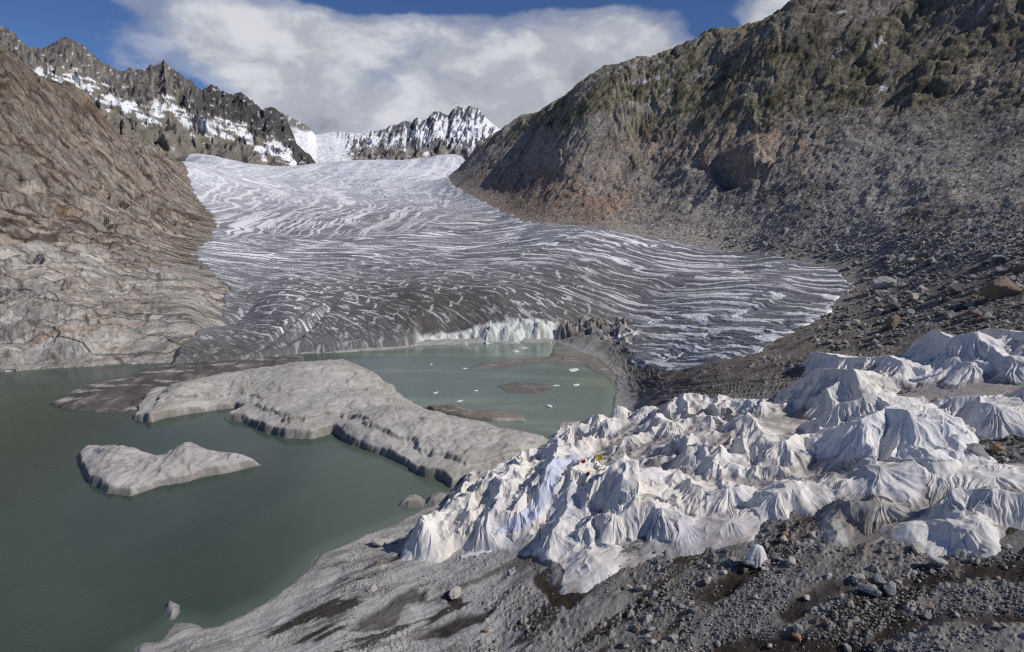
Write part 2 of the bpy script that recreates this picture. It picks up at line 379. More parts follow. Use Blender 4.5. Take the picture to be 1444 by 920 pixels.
LH = math.atan2(*(hit(230, 330) - hit(20, 215))[[1, 0]])
RIB2 = math.atan2(*(hit(640, 770) - hit(330, 890))[[1, 0]])
WET = [[(1085,872),(1130,847),(1200,822),(1206,834),(1160,860),(1115,882)], [(1225,912),(1265,876),(1330,866),(1460,868),(1460,888),(1340,884),(1290,905)], [(1270,822),(1350,812),(1400,793),(1460,780),(1460,828),(1380,824),(1300,832)],
    [(488,893),(535,860),(585,832),(603,842),(575,868),(535,897)], [(755,815),(835,838),(805,865),(775,862),(748,835)], [(960,852),(1000,822),(1060,800),(1082,806),(1042,830),(1000,858)], [(1000,920),(1060,900),(1180,905),(1240,930),(1020,940)],
    [(575,898),(640,872),(700,866),(690,880),(620,905)], [(630,838),(655,846),(650,866),(625,858)]]
def wetness(x, y, T):
    px, py = project(x, y, T); a = px + 22 * fbm(x / 7, y / 7, 4, seed=640); b = py + 12 * fbm(x / 5, y / 5, 4, seed=641)
    return np.maximum.reduce([sstep(-3, 4, sdist(w_, a, b)) for w_ in WET])
def ground_detail(x, y, T, sdw):
    r = np.hypot(x, y); px, py = project(x, y, T); z = T.copy()
    left = ((px < 330) & (r > 255)).astype(np.float32)
    glac = cdist(GLAC, x, y)
    right = sstep(235, 300, r + 25 * fbm(x / 40, y / 40, 3, seed=9)) * (1 - left) * sstep(15, 32, T + 5 * fbm(x / 30, y / 30, 3, seed=8)) * sstep(470, 400, py - (px - 1000) * .0)
    near = (1 - left) * (1 - right); bz = sstep(575, 535, py) * sstep(850, 940, px)
    wv = fbm(x / 30, y / 30, 4, seed=11) * 6
    ang = RIB2; u, v = rotc(x, y, ang); ub, vb = rotc(x, y, RIB); u = lerp(u, ub, bz); v = lerp(v, vb, bz)
    rib = ridged((u + wv) / 34, (v + wv) / 6.5, 5, .55, seed=20)
    fa, ea, _ = facets((u + wv) / 9, (v + wv * .6) / 4.5, 21, 1.2, .6)
    z = z + near * ((.45 + .5 * bz) * rib + .28 * fa * (1 + bz) + .45 * fbm(x / 6, y / 6, 5, .55, seed=31) + 1.0 * fbm(x / 20, y / 20, 3, seed=33)) * sstep(0, 6, sdw)
    # rubble: stones of three sizes in the surface itself
    rub = near * sstep(620, 1000, px + 200 * fbm(x / 25, y / 25, 3, seed=35) + (py - 800)) * sstep(.35, 1.0, 1 + .0 * x) 
    h1, m1, t1 = stones(x / .75, y / .75, 71, 1, .44); h2, m2, t2 = stones(x / 1.9, y / 1.9, 72, .5, .42)
    patch = sstep(-.08, .2, fbm(x / 10, y / 10, 4, seed=36) + .38 * rub - .14)
    nst = near * patch * sstep(1, 5, sdw) * sstep(900, 700, 0 * x) 
    wt = coarse(lambda a, b: wetness(a, b, field(a, b)), x, y, 3); wt = np.clip(wt, 0, 1)
    nst = near * patch * sstep(1, 5, sdw) * (1 - wt); z = z - .35 * wt * near
    z = z + nst * (h1 * .6 + h2 * 1.3 * sstep(.3, .6, rub + .3 * patch))
    stone = np.maximum(nst * m1 * .8, nst * m2 * sstep(.3, .6, rub + .3 * patch)); tint = np.where(m2, t2, t1)
    # right hill
    upper = sstep(100, 150, z + 14 * fbm(x / 70, y / 70, 3, seed=38))
    g1 = ridged(x / 95 + fbm(x / 60, y / 60, 2, seed=3) * .5, y / 60, 5, .55, seed=40)
    w2 = fbm(x / 45, y / 45, 3, seed=44) * .7
    f1, e1, hA = facets(x / 42 + w2, y / 60 + w2, 41, 1.6, .8); f2, e2, hB = facets(x / 14 + w2 * 2, y / 19 + w2 * 2, 42, 1.6, .8); f3, e3, hC = facets(x / 5 + w2, y / 6 + w2, 43, 1.6, .9)
    crag = np.clip(upper + blob(px, py, 1070, 215, 90, 60) + .8 * blob(px, py, 950, 200, 90, 45) + .8 * blob(px, py, 770, 270, 150, 50) + .25, 0, 1)
    s3, m3, t3 = stones(x / 3.2, y / 3.2, 73, .55, .42); s4, m4, t4 = stones(x / 7.5, y / 7.5, 74, .28, .4); s5, m5, t5 = stones(x / 1.6, y / 1.6, 75, .8, .42)
    lowr = right * (1 - upper)
    z = z + right * sstep(0, 50, -glac) * (3.5 * g1 - crag * (.5 * sstep(.12, 0, e2) + .3 * sstep(.12, 0, e3)) + crag * (4.5 * f1 + 1.7 * f2 + .8 * f3 + 3 * ridged(u / 75 + w2, v / 26 + w2, 5, .55, seed=46) * (.4 + .6 * upper)) + 1.2 * fbm(x / 7, y / 7, 4, .6, seed=52) + 2.5 * fbm(x / 22, y / 22, 4, seed=55))
    z = z + lowr * sstep(-2, 10, -glac) * (s5 * 1.2 + s3 * 2.4 + s4 * 4.0 * sstep(60, 0, -glac - 20))
    stone = np.maximum(stone, lowr * np.maximum(np.maximum(m3, m4 * (glac > -80)), m5 * .5)); tint = np.where(lowr > .5, np.where(m3, t3, t5), tint)
    # cleft in the outcrop
    cl = hit(1030, 250); dx = x - cl[0]; dy = y - cl[1]
    z = z - 30 * np.exp(-(dx / 7.) ** 2 - (dy / 24.) ** 2) * right + 12 * np.exp(-((dx - 16) / 13.) ** 2 - (dy / 30.) ** 2) * right
    # left hill: slabs dipping down towards the ice
    uu, vv = rotc(x, y, LH); hi = sstep(8, 55, z)
    ws = fbm(x / 70, y / 70, 4, seed=70)
    s1 = ridged(uu / 120 + ws * 1.2, vv / 40 + ws * 1.5, 5, .58, seed=72)
    L1, E1, _ = facets(uu / 60 + ws * 1.5, vv / 17 + ws * 2, 76, 1.8, .7); L2, E2, hL = facets(uu / 20 + ws * 4, vv / 6.5 + ws * 4, 77, 1.8, .8); L3, E3, _ = facets(uu / 7 + ws * 4, vv / 2.6 + ws * 4, 78, 1.6, .8)
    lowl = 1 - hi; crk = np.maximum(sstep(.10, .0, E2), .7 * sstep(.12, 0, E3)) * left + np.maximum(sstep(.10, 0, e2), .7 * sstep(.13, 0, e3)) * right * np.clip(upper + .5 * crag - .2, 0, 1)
    z = z + left * ((2 + 4.5 * hi) * s1 + (2.2 + 4.5 * hi) * L1 + (.9 + .8 * hi) * L2 + .6 * L3 - .6 * (sstep(.10, 0, E2) + .5 * sstep(.12, 0, E3)) + 2.5 * lowl * ridged(x / 50 + ws, y / 26 + ws, 4, seed=79) + .8 * fbm(x / 8, y / 8, 4, seed=80)) * sstep(0, 12, sdw) * sstep(0, 40, -glac)
    z = z - 7 * sstep(4, 14, glac)
    return z, dict(left=left, right=right, near=near, rib=rib, g1=g1, fa=fa, f1=f1, f2=f2, f3=f3, s1=s1, L1=L1, L2=L2, L3=L3, px=px, py=py, glac=glac, u=u, v=v, uu=uu, vv=vv, upper=upper, r=r, stone=stone, tint=tint, rub=rub, ws=ws, hi=hi, bz=bz, crag=crag, crk=crk, wt=wt)

def fan(az0, az1, nc, r0, r1, nr):
    A = np.linspace(az0, az1, nc); Rr = np.exp(np.linspace(math.log(r0), math.log(r1), nr))
    A, Rr = np.meshgrid(A, Rr); return np.sin(A) * Rr, np.cos(A) * Rr, A, Rr

def blob(px, py, cx, cy, sx, sy, n=0):
    return np.exp(-(((px - cx) / sx) ** 2 + ((py - cy) / sy) ** 2)) 

M_hillL = rock_face_mat('slab_hill_rock', LH, (.22, 1, .5), .16, 2.6, .36, .5, .18)
M_hillR = rock_face_mat('cracked_hill_rock', RIB, (.6, 1, .8), .42, 1.5, .34, .4, .4)
def build_ground():
    X, Y, A, Rr = fan(R(-52), R(52), 1400, 30, 1900, 1400)
    T0 = coarse(field, X, Y)
    sdw = -cdist(LAKE, X, Y) + fbm(X / 9, Y / 9, 5, seed=91) * 1.8
    T = np.where(sdw > 0, np.maximum(T0, .4) * sstep(-1, 16, sdw) + .5 * sstep(0, 1.2, sdw), np.maximum(sdw * .5, -5))
    Z, m = ground_detail(X, Y, T, sdw); px, py = project(X, Y, Z)
    n1 = fbm(X / 14, Y / 14, 6, .6, seed=100); n2 = fbm(X / 45, Y / 45, 5, .55, seed=110); n3 = fbm(X / 3, Y / 3, 4, .6, seed=120)
    base = np.zeros(X.shape + (3,), np.float32)
    cn = base + np.array([.41, .405, .395], np.float32)
    cn = clerp(cn, [.20, .19, .18], sstep(620, 900, px) * sstep(-.4, .3, n2 + .2))
    cn = clerp(cn, [.27, .265, .255], sstep(0.05, .5, n1))
    cn = clerp(cn, [.13, .12, .11], sstep(.05, .012, np.abs(fbm(m['u'] / 40, m['v'] / 9, 5, .55, seed=133))) * .55)
    st = sstep(.14, .30, fbm(m['u'] / 30, m['v'] / 5, 6, .6, seed=130) + .2 * n2)
    cn = clerp(cn, [.10, .082, .07], st * .75)
    wet = sstep(.13, .2, fbm(m['u'] / 26, m['v'] / 5.5, 5, seed=137) + .12 * sstep(1000, 1250, px) * sstep(790, 850, py) - .05) * (py > 700)
    cn = clerp(cn, [.033, .027, .022], wet * (1 - m['stone'] * .8) * .92)
    cn = clerp(cn, [.045, .036, .029], m['wt'] * (.75 + .25 * sstep(-.2, .2, n1)))
    cn = clerp(cn, [.20, .13, .085], sstep(.3, .5, fbm(X / 9, Y / 9, 5, .6, seed=141)) * .5)
    low = sstep(10, 0, sdw) * (px < 900)
    cn = clerp(cn, [.36, .36, .35], low * .7)
    bz = m['bz']
    cn = clerp(cn, [.19, .165, .14], bz * .75)
    cn = clerp(cn, [.075, .062, .052], bz * sstep(.05, .35, -m['fa'] + .3 * n1) * .6)
    cr = base + np.array([.37, .35, .325], np.float32)
    cr = clerp(cr, [.43, .39, .35], sstep(.05, .35, n1))
    cr = clerp(cr, [.21, .195, .18], sstep(.05, .4, -n2))
    redz = np.clip(blob(px, py, 760, 270, 130, 50) + blob(px, py, 1070, 215, 70, 50) + .9 * blob(px, py, 960, 200, 80, 35) + blob(px, py, 840, 290, 40, 22), 0, 1)
    cr = clerp(cr, [.36, .26, .19], redz * sstep(-.5, .1, n1 + .6 * m['f2']) * .9)
    outc = np.clip(blob(px, py, 1085, 210, 45, 40) + blob(px, py, 965, 205, 55, 28) + .7 * blob(px, py, 1010, 190, 40, 18), 0, 1)
    cr = clerp(cr, [.50, .40, .32], outc * sstep(-.35, .1, n1 + .6 * m['f2']) * .85)
    cr = clerp(cr, [.17, .11, .075], redz * sstep(.1, .4, m['f3'] - n1) * .6)
    green = m['upper'] * sstep(-.22, .2, fbm(X / 50, Y / 50, 5, .6, seed=150) + .3 * blob(px, py, 1150, 110, 260, 70)) * sstep(225, 180, py)
    cr = clerp(cr, [.22, .205, .12], green * .75)
    cr = clerp(cr, [.085, .078, .042], green * sstep(.0, .25, fbm(X / 18, Y / 18, 5, .6, seed=155) + .3 * m['f2']) * .8)
    cr = clerp(cr, [.42, .36, .30], m['upper'] * sstep(-.05, .3, n2 + (110 - py + .22 * (px - 1000)) / 220. + .2 * m['f2']) * (1 - green * .6) * .7)
    snow = sstep(.40, .44, fbm(X / 30, Y / 18, 4, seed=160)) * m['upper'] * (py < 140)
    cr = clerp(cr, [.8, .82, .86], snow)
    cr = cr * (1 - .22 * sstep(1050, 1350, px + (200 - py)) * sstep(330, 150, py))[..., None]  # upper right of the hill darkened in its colour, standing in for shade
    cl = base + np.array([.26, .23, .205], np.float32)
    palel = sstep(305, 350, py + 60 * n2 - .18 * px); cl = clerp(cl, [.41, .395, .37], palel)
    cl = clerp(cl, [.30, .20, .13], sstep(.18, .42, fbm(m['uu'] / 60 + m['ws'], m['vv'] / 14, 5, .6, seed=170)) * .8)
    cl = clerp(cl, [.085, .055, .04], sstep(.06, .20, fbm(m['uu'] / 34 + m['ws'] * 2, m['vv'] / 9 + m['ws'] * 2, 5, .6, seed=175) + .12 * m['L2']) * (.85 - .42 * palel))
    cl = clerp(cl, [.42, .37, .31], sstep(.10, .26, fbm(m['uu'] / 26 + m['ws'], m['vv'] / 6, 6, .62, seed=181) + .25 * m['L2']) * .7)
    cl = clerp(cl, [.12, .095, .072], sstep(300, 130, py + .2 * px) * .55)  # upper left slope darkened in its colour, imitating corner vignetting
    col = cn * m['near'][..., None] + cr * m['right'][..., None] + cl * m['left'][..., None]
    stc = np.array([.36, .345, .325], np.float32) * (.55 + .75 * m['tint'][..., None])
    stc = np.where((m['tint'] > .97)[..., None], np.array([.36, .24, .15], np.float32), stc)
    col = lerp(col, stc, (m['stone'] * .6)[..., None])
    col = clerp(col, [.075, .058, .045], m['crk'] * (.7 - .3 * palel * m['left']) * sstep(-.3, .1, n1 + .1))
    col = col * (1 + .3 * n3 * np.where(m['near'] > .5, sstep(400, 900, px) * .7 + .3, 1))[..., None]
    col = np.where((sdw < 0)[..., None], np.array([.12, .13, .11], np.float32), col)
    keepall = (sdw[:-1, :-1] > -14) & (m['glac'][:-1, :-1] < 24)
    hillL = (m['left'][:-1, :-1] > .5); hillR = (m['right'][:-1, :-1] > .5)
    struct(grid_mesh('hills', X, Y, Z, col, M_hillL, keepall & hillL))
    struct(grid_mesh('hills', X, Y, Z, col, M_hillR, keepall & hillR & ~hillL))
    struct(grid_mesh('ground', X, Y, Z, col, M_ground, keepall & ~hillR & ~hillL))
    global GZ, GA, GR
    GZ = Z.astype(np.float32); GA = A[0]; GR = np.log(Rr[:, 0])
build_ground()

def gz(x, y):
    a = np.interp(math.atan2(x, y), GA, np.arange(len(GA))); r = np.interp(math.log(math.hypot(x, y)), GR, np.arange(len(GR)))
    i, j = int(r), int(a); i = min(i, len(GR) - 2); j = min(j, len(GA) - 2); fr, fa = r - i, a - j
    return float((GZ[i, j] * (1 - fa) + GZ[i, j + 1] * fa) * (1 - fr) + (GZ[i + 1, j] * (1 - fa) + GZ[i + 1, j + 1] * fa) * fr)
def ghit(px, py, h=0., r0=45, r1=1600):
    """the point of the ground surface seen at a pixel"""
    r = np.exp(np.linspace(math.log(r0), math.log(r1), 2500)); d = ray(px, py); k = r / math.hypot(d[0], d[1])
    a = np.interp(math.atan2(d[0], d[1]), GA, np.arange(len(GA))); j = int(min(a, len(GA) - 2)); fa = a - j
    col = GZ[:, j] * (1 - fa) + GZ[:, j + 1] * fa; T = np.interp(np.log(r), GR, col) + h; z = H + d[2] * k
    m = z < T
    if not m.any(): return None
    i = int(np.argmax(m)); return np.array([d[0] * k[i], d[1] * k[i], T[i] - h])
# ------------------------------------------------------------------ lake
def build_lake():
    X, Y, A, Rr = fan(R(-75), R(40), 240, 20, 420, 260)
    px, py = project(X, Y, X * 0)
    n = fbm(X / 40, Y / 40, 4, seed=200); ns = fbm(X / 60, Y / 9, 4, seed=203)
    pond = sstep(430, 560, px) * sstep(625, 600, py)
    silt = .42 * pond + pond * .5 * sstep(.05, .35, ns) + .30 * sstep(250, 700, px + 80 * n)
    sh = sdist(LAKE, X, Y); silt = silt + .25 * sstep(5, 0, sh) 
    o = grid_mesh('lake_water', X, Y, X * 0, None, M_water, extra={'silt': np.clip(silt, 0, 1)})
    struct(o)
    bx, by = np.meshgrid(np.linspace(-900, 900, 12), np.linspace(-300, 2600, 12))
    c = np.zeros(bx.shape + (3,)) + .12
    struct(grid_mesh('terrain', bx, by, bx * 0 - 14, c, M_ground))
build_lake()

# ------------------------------------------------------------------ glacier
def build_glacier():
    X, Y, A, Rr = fan(azi(150, 500), azi(1260, 400), 1500, 215, 2100, 1300)
    T = coarse(field, X, Y); T = np.maximum(T, .8)
    px_e = project(X, Y, T)[0]; g = cdist(GLAC, X, Y) + fbm(X / 14, Y / 14, 4, seed=210) * (2.0 + 4.0 * sstep(260, 500, Rr) * sstep(1100, 800, px_e)) * sstep(-1, 1, px_e * 0 + 1)
    px, py = project(X, Y, T)
    CX, CY = -200., 190.
    dv = np.hypot(X - CX, Y - CY); th = np.arctan2(X - CX, Y - CY)
    wv = fbm(X / 110, Y / 110, 3, seed=215); w3 = fbm(X / 30, Y / 30, 4, seed=216)
    v = np.log(dv) / .037 + wv * 1.5 + w3 * .22 + .12 * fbm(X / 9, Y / 9, 3, seed=217); u = th / .16 + wv * 1.0
    def dash(fu, fv, lo, hi, sd_): return sstep(lo, hi, pn(u * fu, v * fv, sd_) + .35 * pn(u * fu * 3, v * fv * 2.6, sd_ + 1))
    def lines(n, wd): return sstep(wd, wd * .25, np.abs(n))
    ln = lines(pn(u * .7, v * .8, 220) + .22 * pn(u * 3, v * 2, 221), .075) * sstep(.0, .25, fbm(u * 1.3, v * .5, 3, seed=226))
    W1 = np.maximum.reduce([ln, dash(.8, 1.9, .50, .58, 230) * .95, dash(1.4, 3.2, .46, .58, 232) * .85, dash(2.6, 5.4, .44, .62, 234) * .7])
    W1 = np.clip(W1 * 1.25 - .3 * sstep(.0, .5, fbm(X / 3.5, Y / 3.5, 4, .6, seed=258)), 0, 1)
    W1 = np.maximum(W1, .8 * dash(1.1, 3.0, .18, .42, 256) * sstep(830, 960, px) * sstep(380, 430, py))
    nearl = sstep(420, 470, py + .12 * (400 - px)) * sstep(900, 840, px)
    sparse = np.maximum.reduce([dash(.8, 2.6, .60, .68, 270), dash(1.8, 4.2, .58, .70, 272) * .9, .8 * dash(3.6, 7.0, .48, .62, 274), .8 * sstep(.52, .64, pn(X / 4.5, Y / 9, 276) + .4 * pn(X / 1.6, Y / 3, 277))])
    crossc = sstep(.035, .01, np.abs(pn(u * 1.1 + v * .12, v * .10 - u * .4, 278))) * sstep(.15, .35, fbm(X / 22, Y / 22, 3, seed=279)) * .8
    sparse = np.maximum(sparse, crossc)
    nz = sstep(365, 415, py + 14 * w3 + .04 * (px - 500)) * sstep(880, 800, px + 60 * w3)
    W1 = lerp(W1, sparse * sstep(-.5, .0, w3 + .25) * (.45 + .55 * sstep(8, 40, g)), nz)
    fl = np.arctan2(X + 60, Y + 300); f1 = fl / .011 + wv * 1.6 + w3 * .35 + 1.5 * np.sin(np.log(Rr) * 9 + wv * 2); f2 = np.log(Rr) / .075 + wv * 1.0 + w3 * .3
    curl = sstep(560, 470, px) * sstep(235, 262, py) + .35
    def dash2(a, b, lo, hi, sd_): return sstep(lo, hi, pn(a, b, sd_) + .4 * pn(a * 2.7, b * 2.5, sd_ + 1))
    L2 = np.maximum.reduce([dash2(f1 * 1.3 + f2 * .10, f2 * .17, .30, .44, 236), .85 * dash2(f1 * 2.4 - f2 * .22 + 4, f2 * .30, .28, .48, 238), .6 * dash2(f1 * 1.1, f2 * .9, .34, .5, 244)])
    far = sstep(352, 318, py + 25 * wv + sstep(540, 760, px) * 75)
    far2 = sstep(325, 240, py)
    W = np.maximum(W1 * (1 - far), L2 * far * .85 * (1 - .3 * far2)) * .97
    tone = fbm(X / 45, Y / 45, 4, seed=240); fine = fbm(X / 6, Y / 6, 4, .6, seed=244)
    streak = fbm(u * 1.8, v * 4.5, 4, .65, seed=247)
    z = T + 1.2 + fbm(X / 60, Y / 60, 3, seed=250) * 3.0 * sstep(10, 60, g) + (streak * .9 + .4 * W + .5 * fine + .6 * pn(u * .8, v * 1.3, 260) * sstep(3000, 900, 0 * u + Rr)) * sstep(2, 14, g) * (.7 + .8 * sstep(500, 1200, Rr))
    # melt channels / hollows
    for (cx, cy, sx, sy, dpt) in ((320, 455, 9, 18, 6), (436, 456, 8, 16, 6), (405, 462, 4, 16, 3)):
        q = hit(cx, cy); d = ((X - q[0] - (Y - q[1]) * .10) / (sx * .36)) ** 2 + ((Y - q[1]) / (sy * 1.3)) ** 2
        z = z - dpt * np.exp(-d)
    edge = sstep(-2, 5, g); z = lerp(np.minimum(T - 5, -3 + 0 * T) * (T < 14) + (T - 6) * (T >= 14), z, edge)
    c = np.zeros(X.shape + (3,), np.float32) + np.array([.145, .15, .168], np.float32)
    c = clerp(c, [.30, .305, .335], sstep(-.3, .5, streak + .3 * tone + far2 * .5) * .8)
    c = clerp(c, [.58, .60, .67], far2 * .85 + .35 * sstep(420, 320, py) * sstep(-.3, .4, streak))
    c = clerp(c, [.115, .112, .115], nz * .55 * sstep(-.5, .2, fine + .2)); c = clerp(c, [.21, .205, .21], nz * sstep(.1, .45, tone + .5 * fine) * .6)
    brown = np.clip(1.2 * blob(px, py, 620, 440, 130, 40) + .8 * blob(px, py, 300, 500, 120, 20) + .6 * blob(px, py, 870, 400, 120, 30) + .7 * blob(px, py, 830, 460, 90, 35) + .9 * blob(px, py, 660, 265, 30, 16), 0, 1)
    brown = np.clip(brown * (1 + .8 * tone), 0, 1)
    c = clerp(c, [.10, .088, .078], brown * .8)
    c = clerp(c, [.10, .098, .10], sstep(.0, .45, -streak + .5 * fine) * .5)
    c = clerp(c, [.90, .91, .93], np.clip(W, 0, 1) * (1 - .45 * brown))
    c = c * (1 + .25 * fine[..., None])
    wz = sstep(582, 596, px) * sstep(796, 780, px) * (Rr < 345)
    z = z - wz * (g < 30) * sstep(690, 640, px) * 4.5 * sstep(30, 8, g) * sstep(0, 2, g) - wz * sstep(12, 2, g) * sstep(0, 2, g) * (2.5 + 6 * fbm(X / 11, Y / 11, 4, seed=265)) + wz * sstep(14, 4, g) * 2.2 * facets(X / 5, Y / 5, 266, 1.6, .8)[0]
    wall = sstep(13 + 5 * fine, 9, g) * sstep(582, 596, px) * sstep(796, 780, px) * (Rr < 345)
    c = clerp(c, [.66, .69, .67], wall * .95); c = clerp(c, [.30, .28, .25], wall * sstep(.05, .4, fbm(X / 4, Y / 4, 4, seed=268)) * .6)
    hf, he, _ = facets(X / 7, Y / 9, 262, 1.6, 1.0); hm = sstep(770, 800, px) * sstep(905, 870, px) * sstep(448, 460, py)
    z = z + hm * (hf * 4 + 1.2 * facets(X / 2.5, Y / 3, 263, 1.5, 1)[0]) * sstep(-1, 3, g); c = clerp(c, [.22, .195, .165], hm * sstep(-.3, .2, hf) * .8)
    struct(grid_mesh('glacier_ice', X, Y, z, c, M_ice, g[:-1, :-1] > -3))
build_glacier()

# ------------------------------------------------------------------ far mountains
def ridge(name, crest, base, rc, rb, cols, rows, amp, colf, az_pad=0, cut=None):
    """a mountain flank between a crest line and a base line given as (px, py); r = distance of each line"""
    cr = np.array([(azi(*p), te(*p)) for p in crest]); ba = np.array([(azi(*p), te(*p)) for p in base])
    az = np.linspace(cr[0, 0], cr[-1, 0], cols); v = np.linspace(0, 1.35, rows)
    A, V = np.meshgrid(az, v)
    tc = np.interp(A, cr[:, 0], cr[:, 1]); tb = np.interp(A, ba[:, 0], ba[:, 1])
    r = np.where(V < 1, rb + (rc - rb) * V, rc + (V - 1) * (rc - rb) * .9)
    zc = H + rc * tc; zb = H + rb * tb
    prof = np.where(V < 1, .78 * V + .22 * V ** 3, 1 - (V - 1) * 1.3)
    Z = zb + (zc - zb) * prof
    X = np.sin(A) * r; Y = np.cos(A) * r
    s = amp; env = np.where(V < 1, sstep(0, .25, V) * (.25 + .75 * sstep(1, .8, V)), .3)
    rg = ridged(A * rc / (s * 9), r / (s * 13), 6, .58, seed=hash_name(name)); fb = fbm(X / (s * 2.2), Y / (s * 2.2), 5, .6, seed=hash_name(name) + 9)
    wq = fbm(X / (s * 5), Y / (s * 5), 3, seed=600) * .8
    q1 = facets(A * rc / (s * 3.4) + wq, r / (s * 7) + wq, 601, 1.8, .8)[0]; q2 = facets(A * rc / (s * 1.2) + wq * 2, r / (s * 2.6) + wq, 602, 1.8, .9)[0]
    if name == 'mountains': env = env * (.12 + .88 * sstep(470, 525, project(X, Y, Z)[0]))
    Z = Z + env * s * (.9 * rg + .7 * fb + 1.1 * q1 + .55 * q2)
    px, py = project(X, Y, Z)
    ct = project(np.sin(A) * rc, np.cos(A) * rc, zc)[1]
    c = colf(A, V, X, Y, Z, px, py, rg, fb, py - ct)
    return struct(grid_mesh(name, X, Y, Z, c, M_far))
def hash_name(n): return sum(map(ord, n)) % 300

def col_left(A, V, X, Y, Z, px, py, rg, fb, dc):
    n = fbm(px / 14, py / 9, 5, .6, seed=300); vs = fbm(px / 4.5, py / 22, 4, .6, seed=305)
    c = np.zeros(X.shape + (3,), np.float32) + np.array([.20, .185, .16], np.float32)
    c = clerp(c, [.29, .26, .22], sstep(0, .4, n))
    c = clerp(c, [.13, .125, .105], sstep(.05, .4, -n))
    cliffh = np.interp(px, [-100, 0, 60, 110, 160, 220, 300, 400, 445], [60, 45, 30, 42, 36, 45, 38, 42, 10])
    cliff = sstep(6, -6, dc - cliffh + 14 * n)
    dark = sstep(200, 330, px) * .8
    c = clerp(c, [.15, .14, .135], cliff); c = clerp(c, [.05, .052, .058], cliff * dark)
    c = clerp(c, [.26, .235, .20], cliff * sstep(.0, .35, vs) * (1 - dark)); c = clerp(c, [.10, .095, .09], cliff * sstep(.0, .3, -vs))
    sn = np.exp(-((dc - cliffh - 16 - 8 * fbm(px / 40, py * 0, 3, seed=317)) / 17.) ** 2) * (1.0 + .3 * (px < 60))
    nd = fbm((px + py * 1.2) / 30, (py - px * .35) / 7, 5, .6, seed=318)
    s = sstep(.46, .56, sn * .62 + .95 * nd + .35 * n + .12 * fbm(px / 3, py / 2, 3, seed=310))
    s = s * sstep(440, 420, px)
    s2 = sstep(.34, .42, fbm(px / 9, py / 5, 4, seed=313)) * cliff * .6
    return clerp(c, [.82, .84, .88], np.clip(np.maximum(s, s2), 0, 1))
crestL = [(-260,20),(-120,35),(0,38),(18,46),(34,62),(48,64),(60,66),(72,60),(92,53),(108,60),(125,72),(145,88),(170,100),(190,98),(205,97),(222,95),(231,86),(240,95),(252,106),(270,120),(285,128),(300,122),(312,130),(330,131),(345,136),(358,148),(368,156),(385,152),(396,160),(406,172),(414,190),(418,205),(432,218),(446,233)]
baseL = [(-260,140),(0,150),(100,180),(200,230),(250,250),(446,252)]
jag = []
for i in range(len(crestL) - 1):
    a, b = np.array(crestL[i]), np.array(crestL[i + 1]); n = max(1, int(abs(b[0] - a[0]) / 3))
    for k in range(n):
        q = a + (b - a) * k / n; jag.append((q[0], q[1] - abs(random.gauss(0, 1.8)) + 1 if i < 31 else q[1]))
jag.append(crestL[-1])
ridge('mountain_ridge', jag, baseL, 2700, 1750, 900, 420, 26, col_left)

def col_peak(A, V, X, Y, Z, px, py, rg, fb, dc):
    n = fbm(px / 10, py / 7, 5, .6, seed=320); vs = fbm(px / 5 + py / 20, py / 18, 4, .6, seed=325)
    c = np.zeros(X.shape + (3,), np.float32) + np.array([.80, .82, .87], np.float32)
    rk = sstep(-.02, .10, vs + .35 * sstep(24, 0, dc) * sstep(530, 560, px) * sstep(690, 665, px) - .12 + .35 * blob(px, py, 610, 205, 110, 10))
    c = clerp(c, [.14, .14, .15], rk)
    low = sstep(204, 212, py + 5 * n)
    c = clerp(c, [.22, .20, .18], low * sstep(-.35, -.05, n) * sstep(478, 492, px + (py - 215) * 1.5))
    left = sstep(490, 470, px - (py - 200) * .6); c = clerp(c, [.82, .84, .88], left)
    rl = sstep(190, 178, py + 12 * n) * sstep(470, 440, px)
    c = clerp(c, [.2, .185, .175], rl * sstep(-.3, .0, vs + .1))
    return c
crestP = [(380,150),(400,160),(420,170),(432,176),(445,190),(470,185),(500,188),(530,186),(548,180),(560,176),(572,172),(580,176),(588,166),(596,172),(604,168),(612,160),(622,158),(632,164),(640,156),(652,154),(664,151),(672,153),(682,163),(695,175),(708,182),(722,196),(760,225),(800,240)]
jp = []
for i in range(len(crestP) - 1):
    a, b = np.array(crestP[i]), np.array(crestP[i + 1]); n = max(1, int(abs(b[0] - a[0]) / 3))
    for k in range(n):
        q = a + (b - a) * k / n; jp.append((q[0], q[1] - abs(random.gauss(0, 1.0)) * (a[0] > 530) + .5))
jp.append(crestP[-1])
ridge('mountains', jp, [(380,250),(800,250)], 4700, 3300, 620, 300, 30, col_peak)

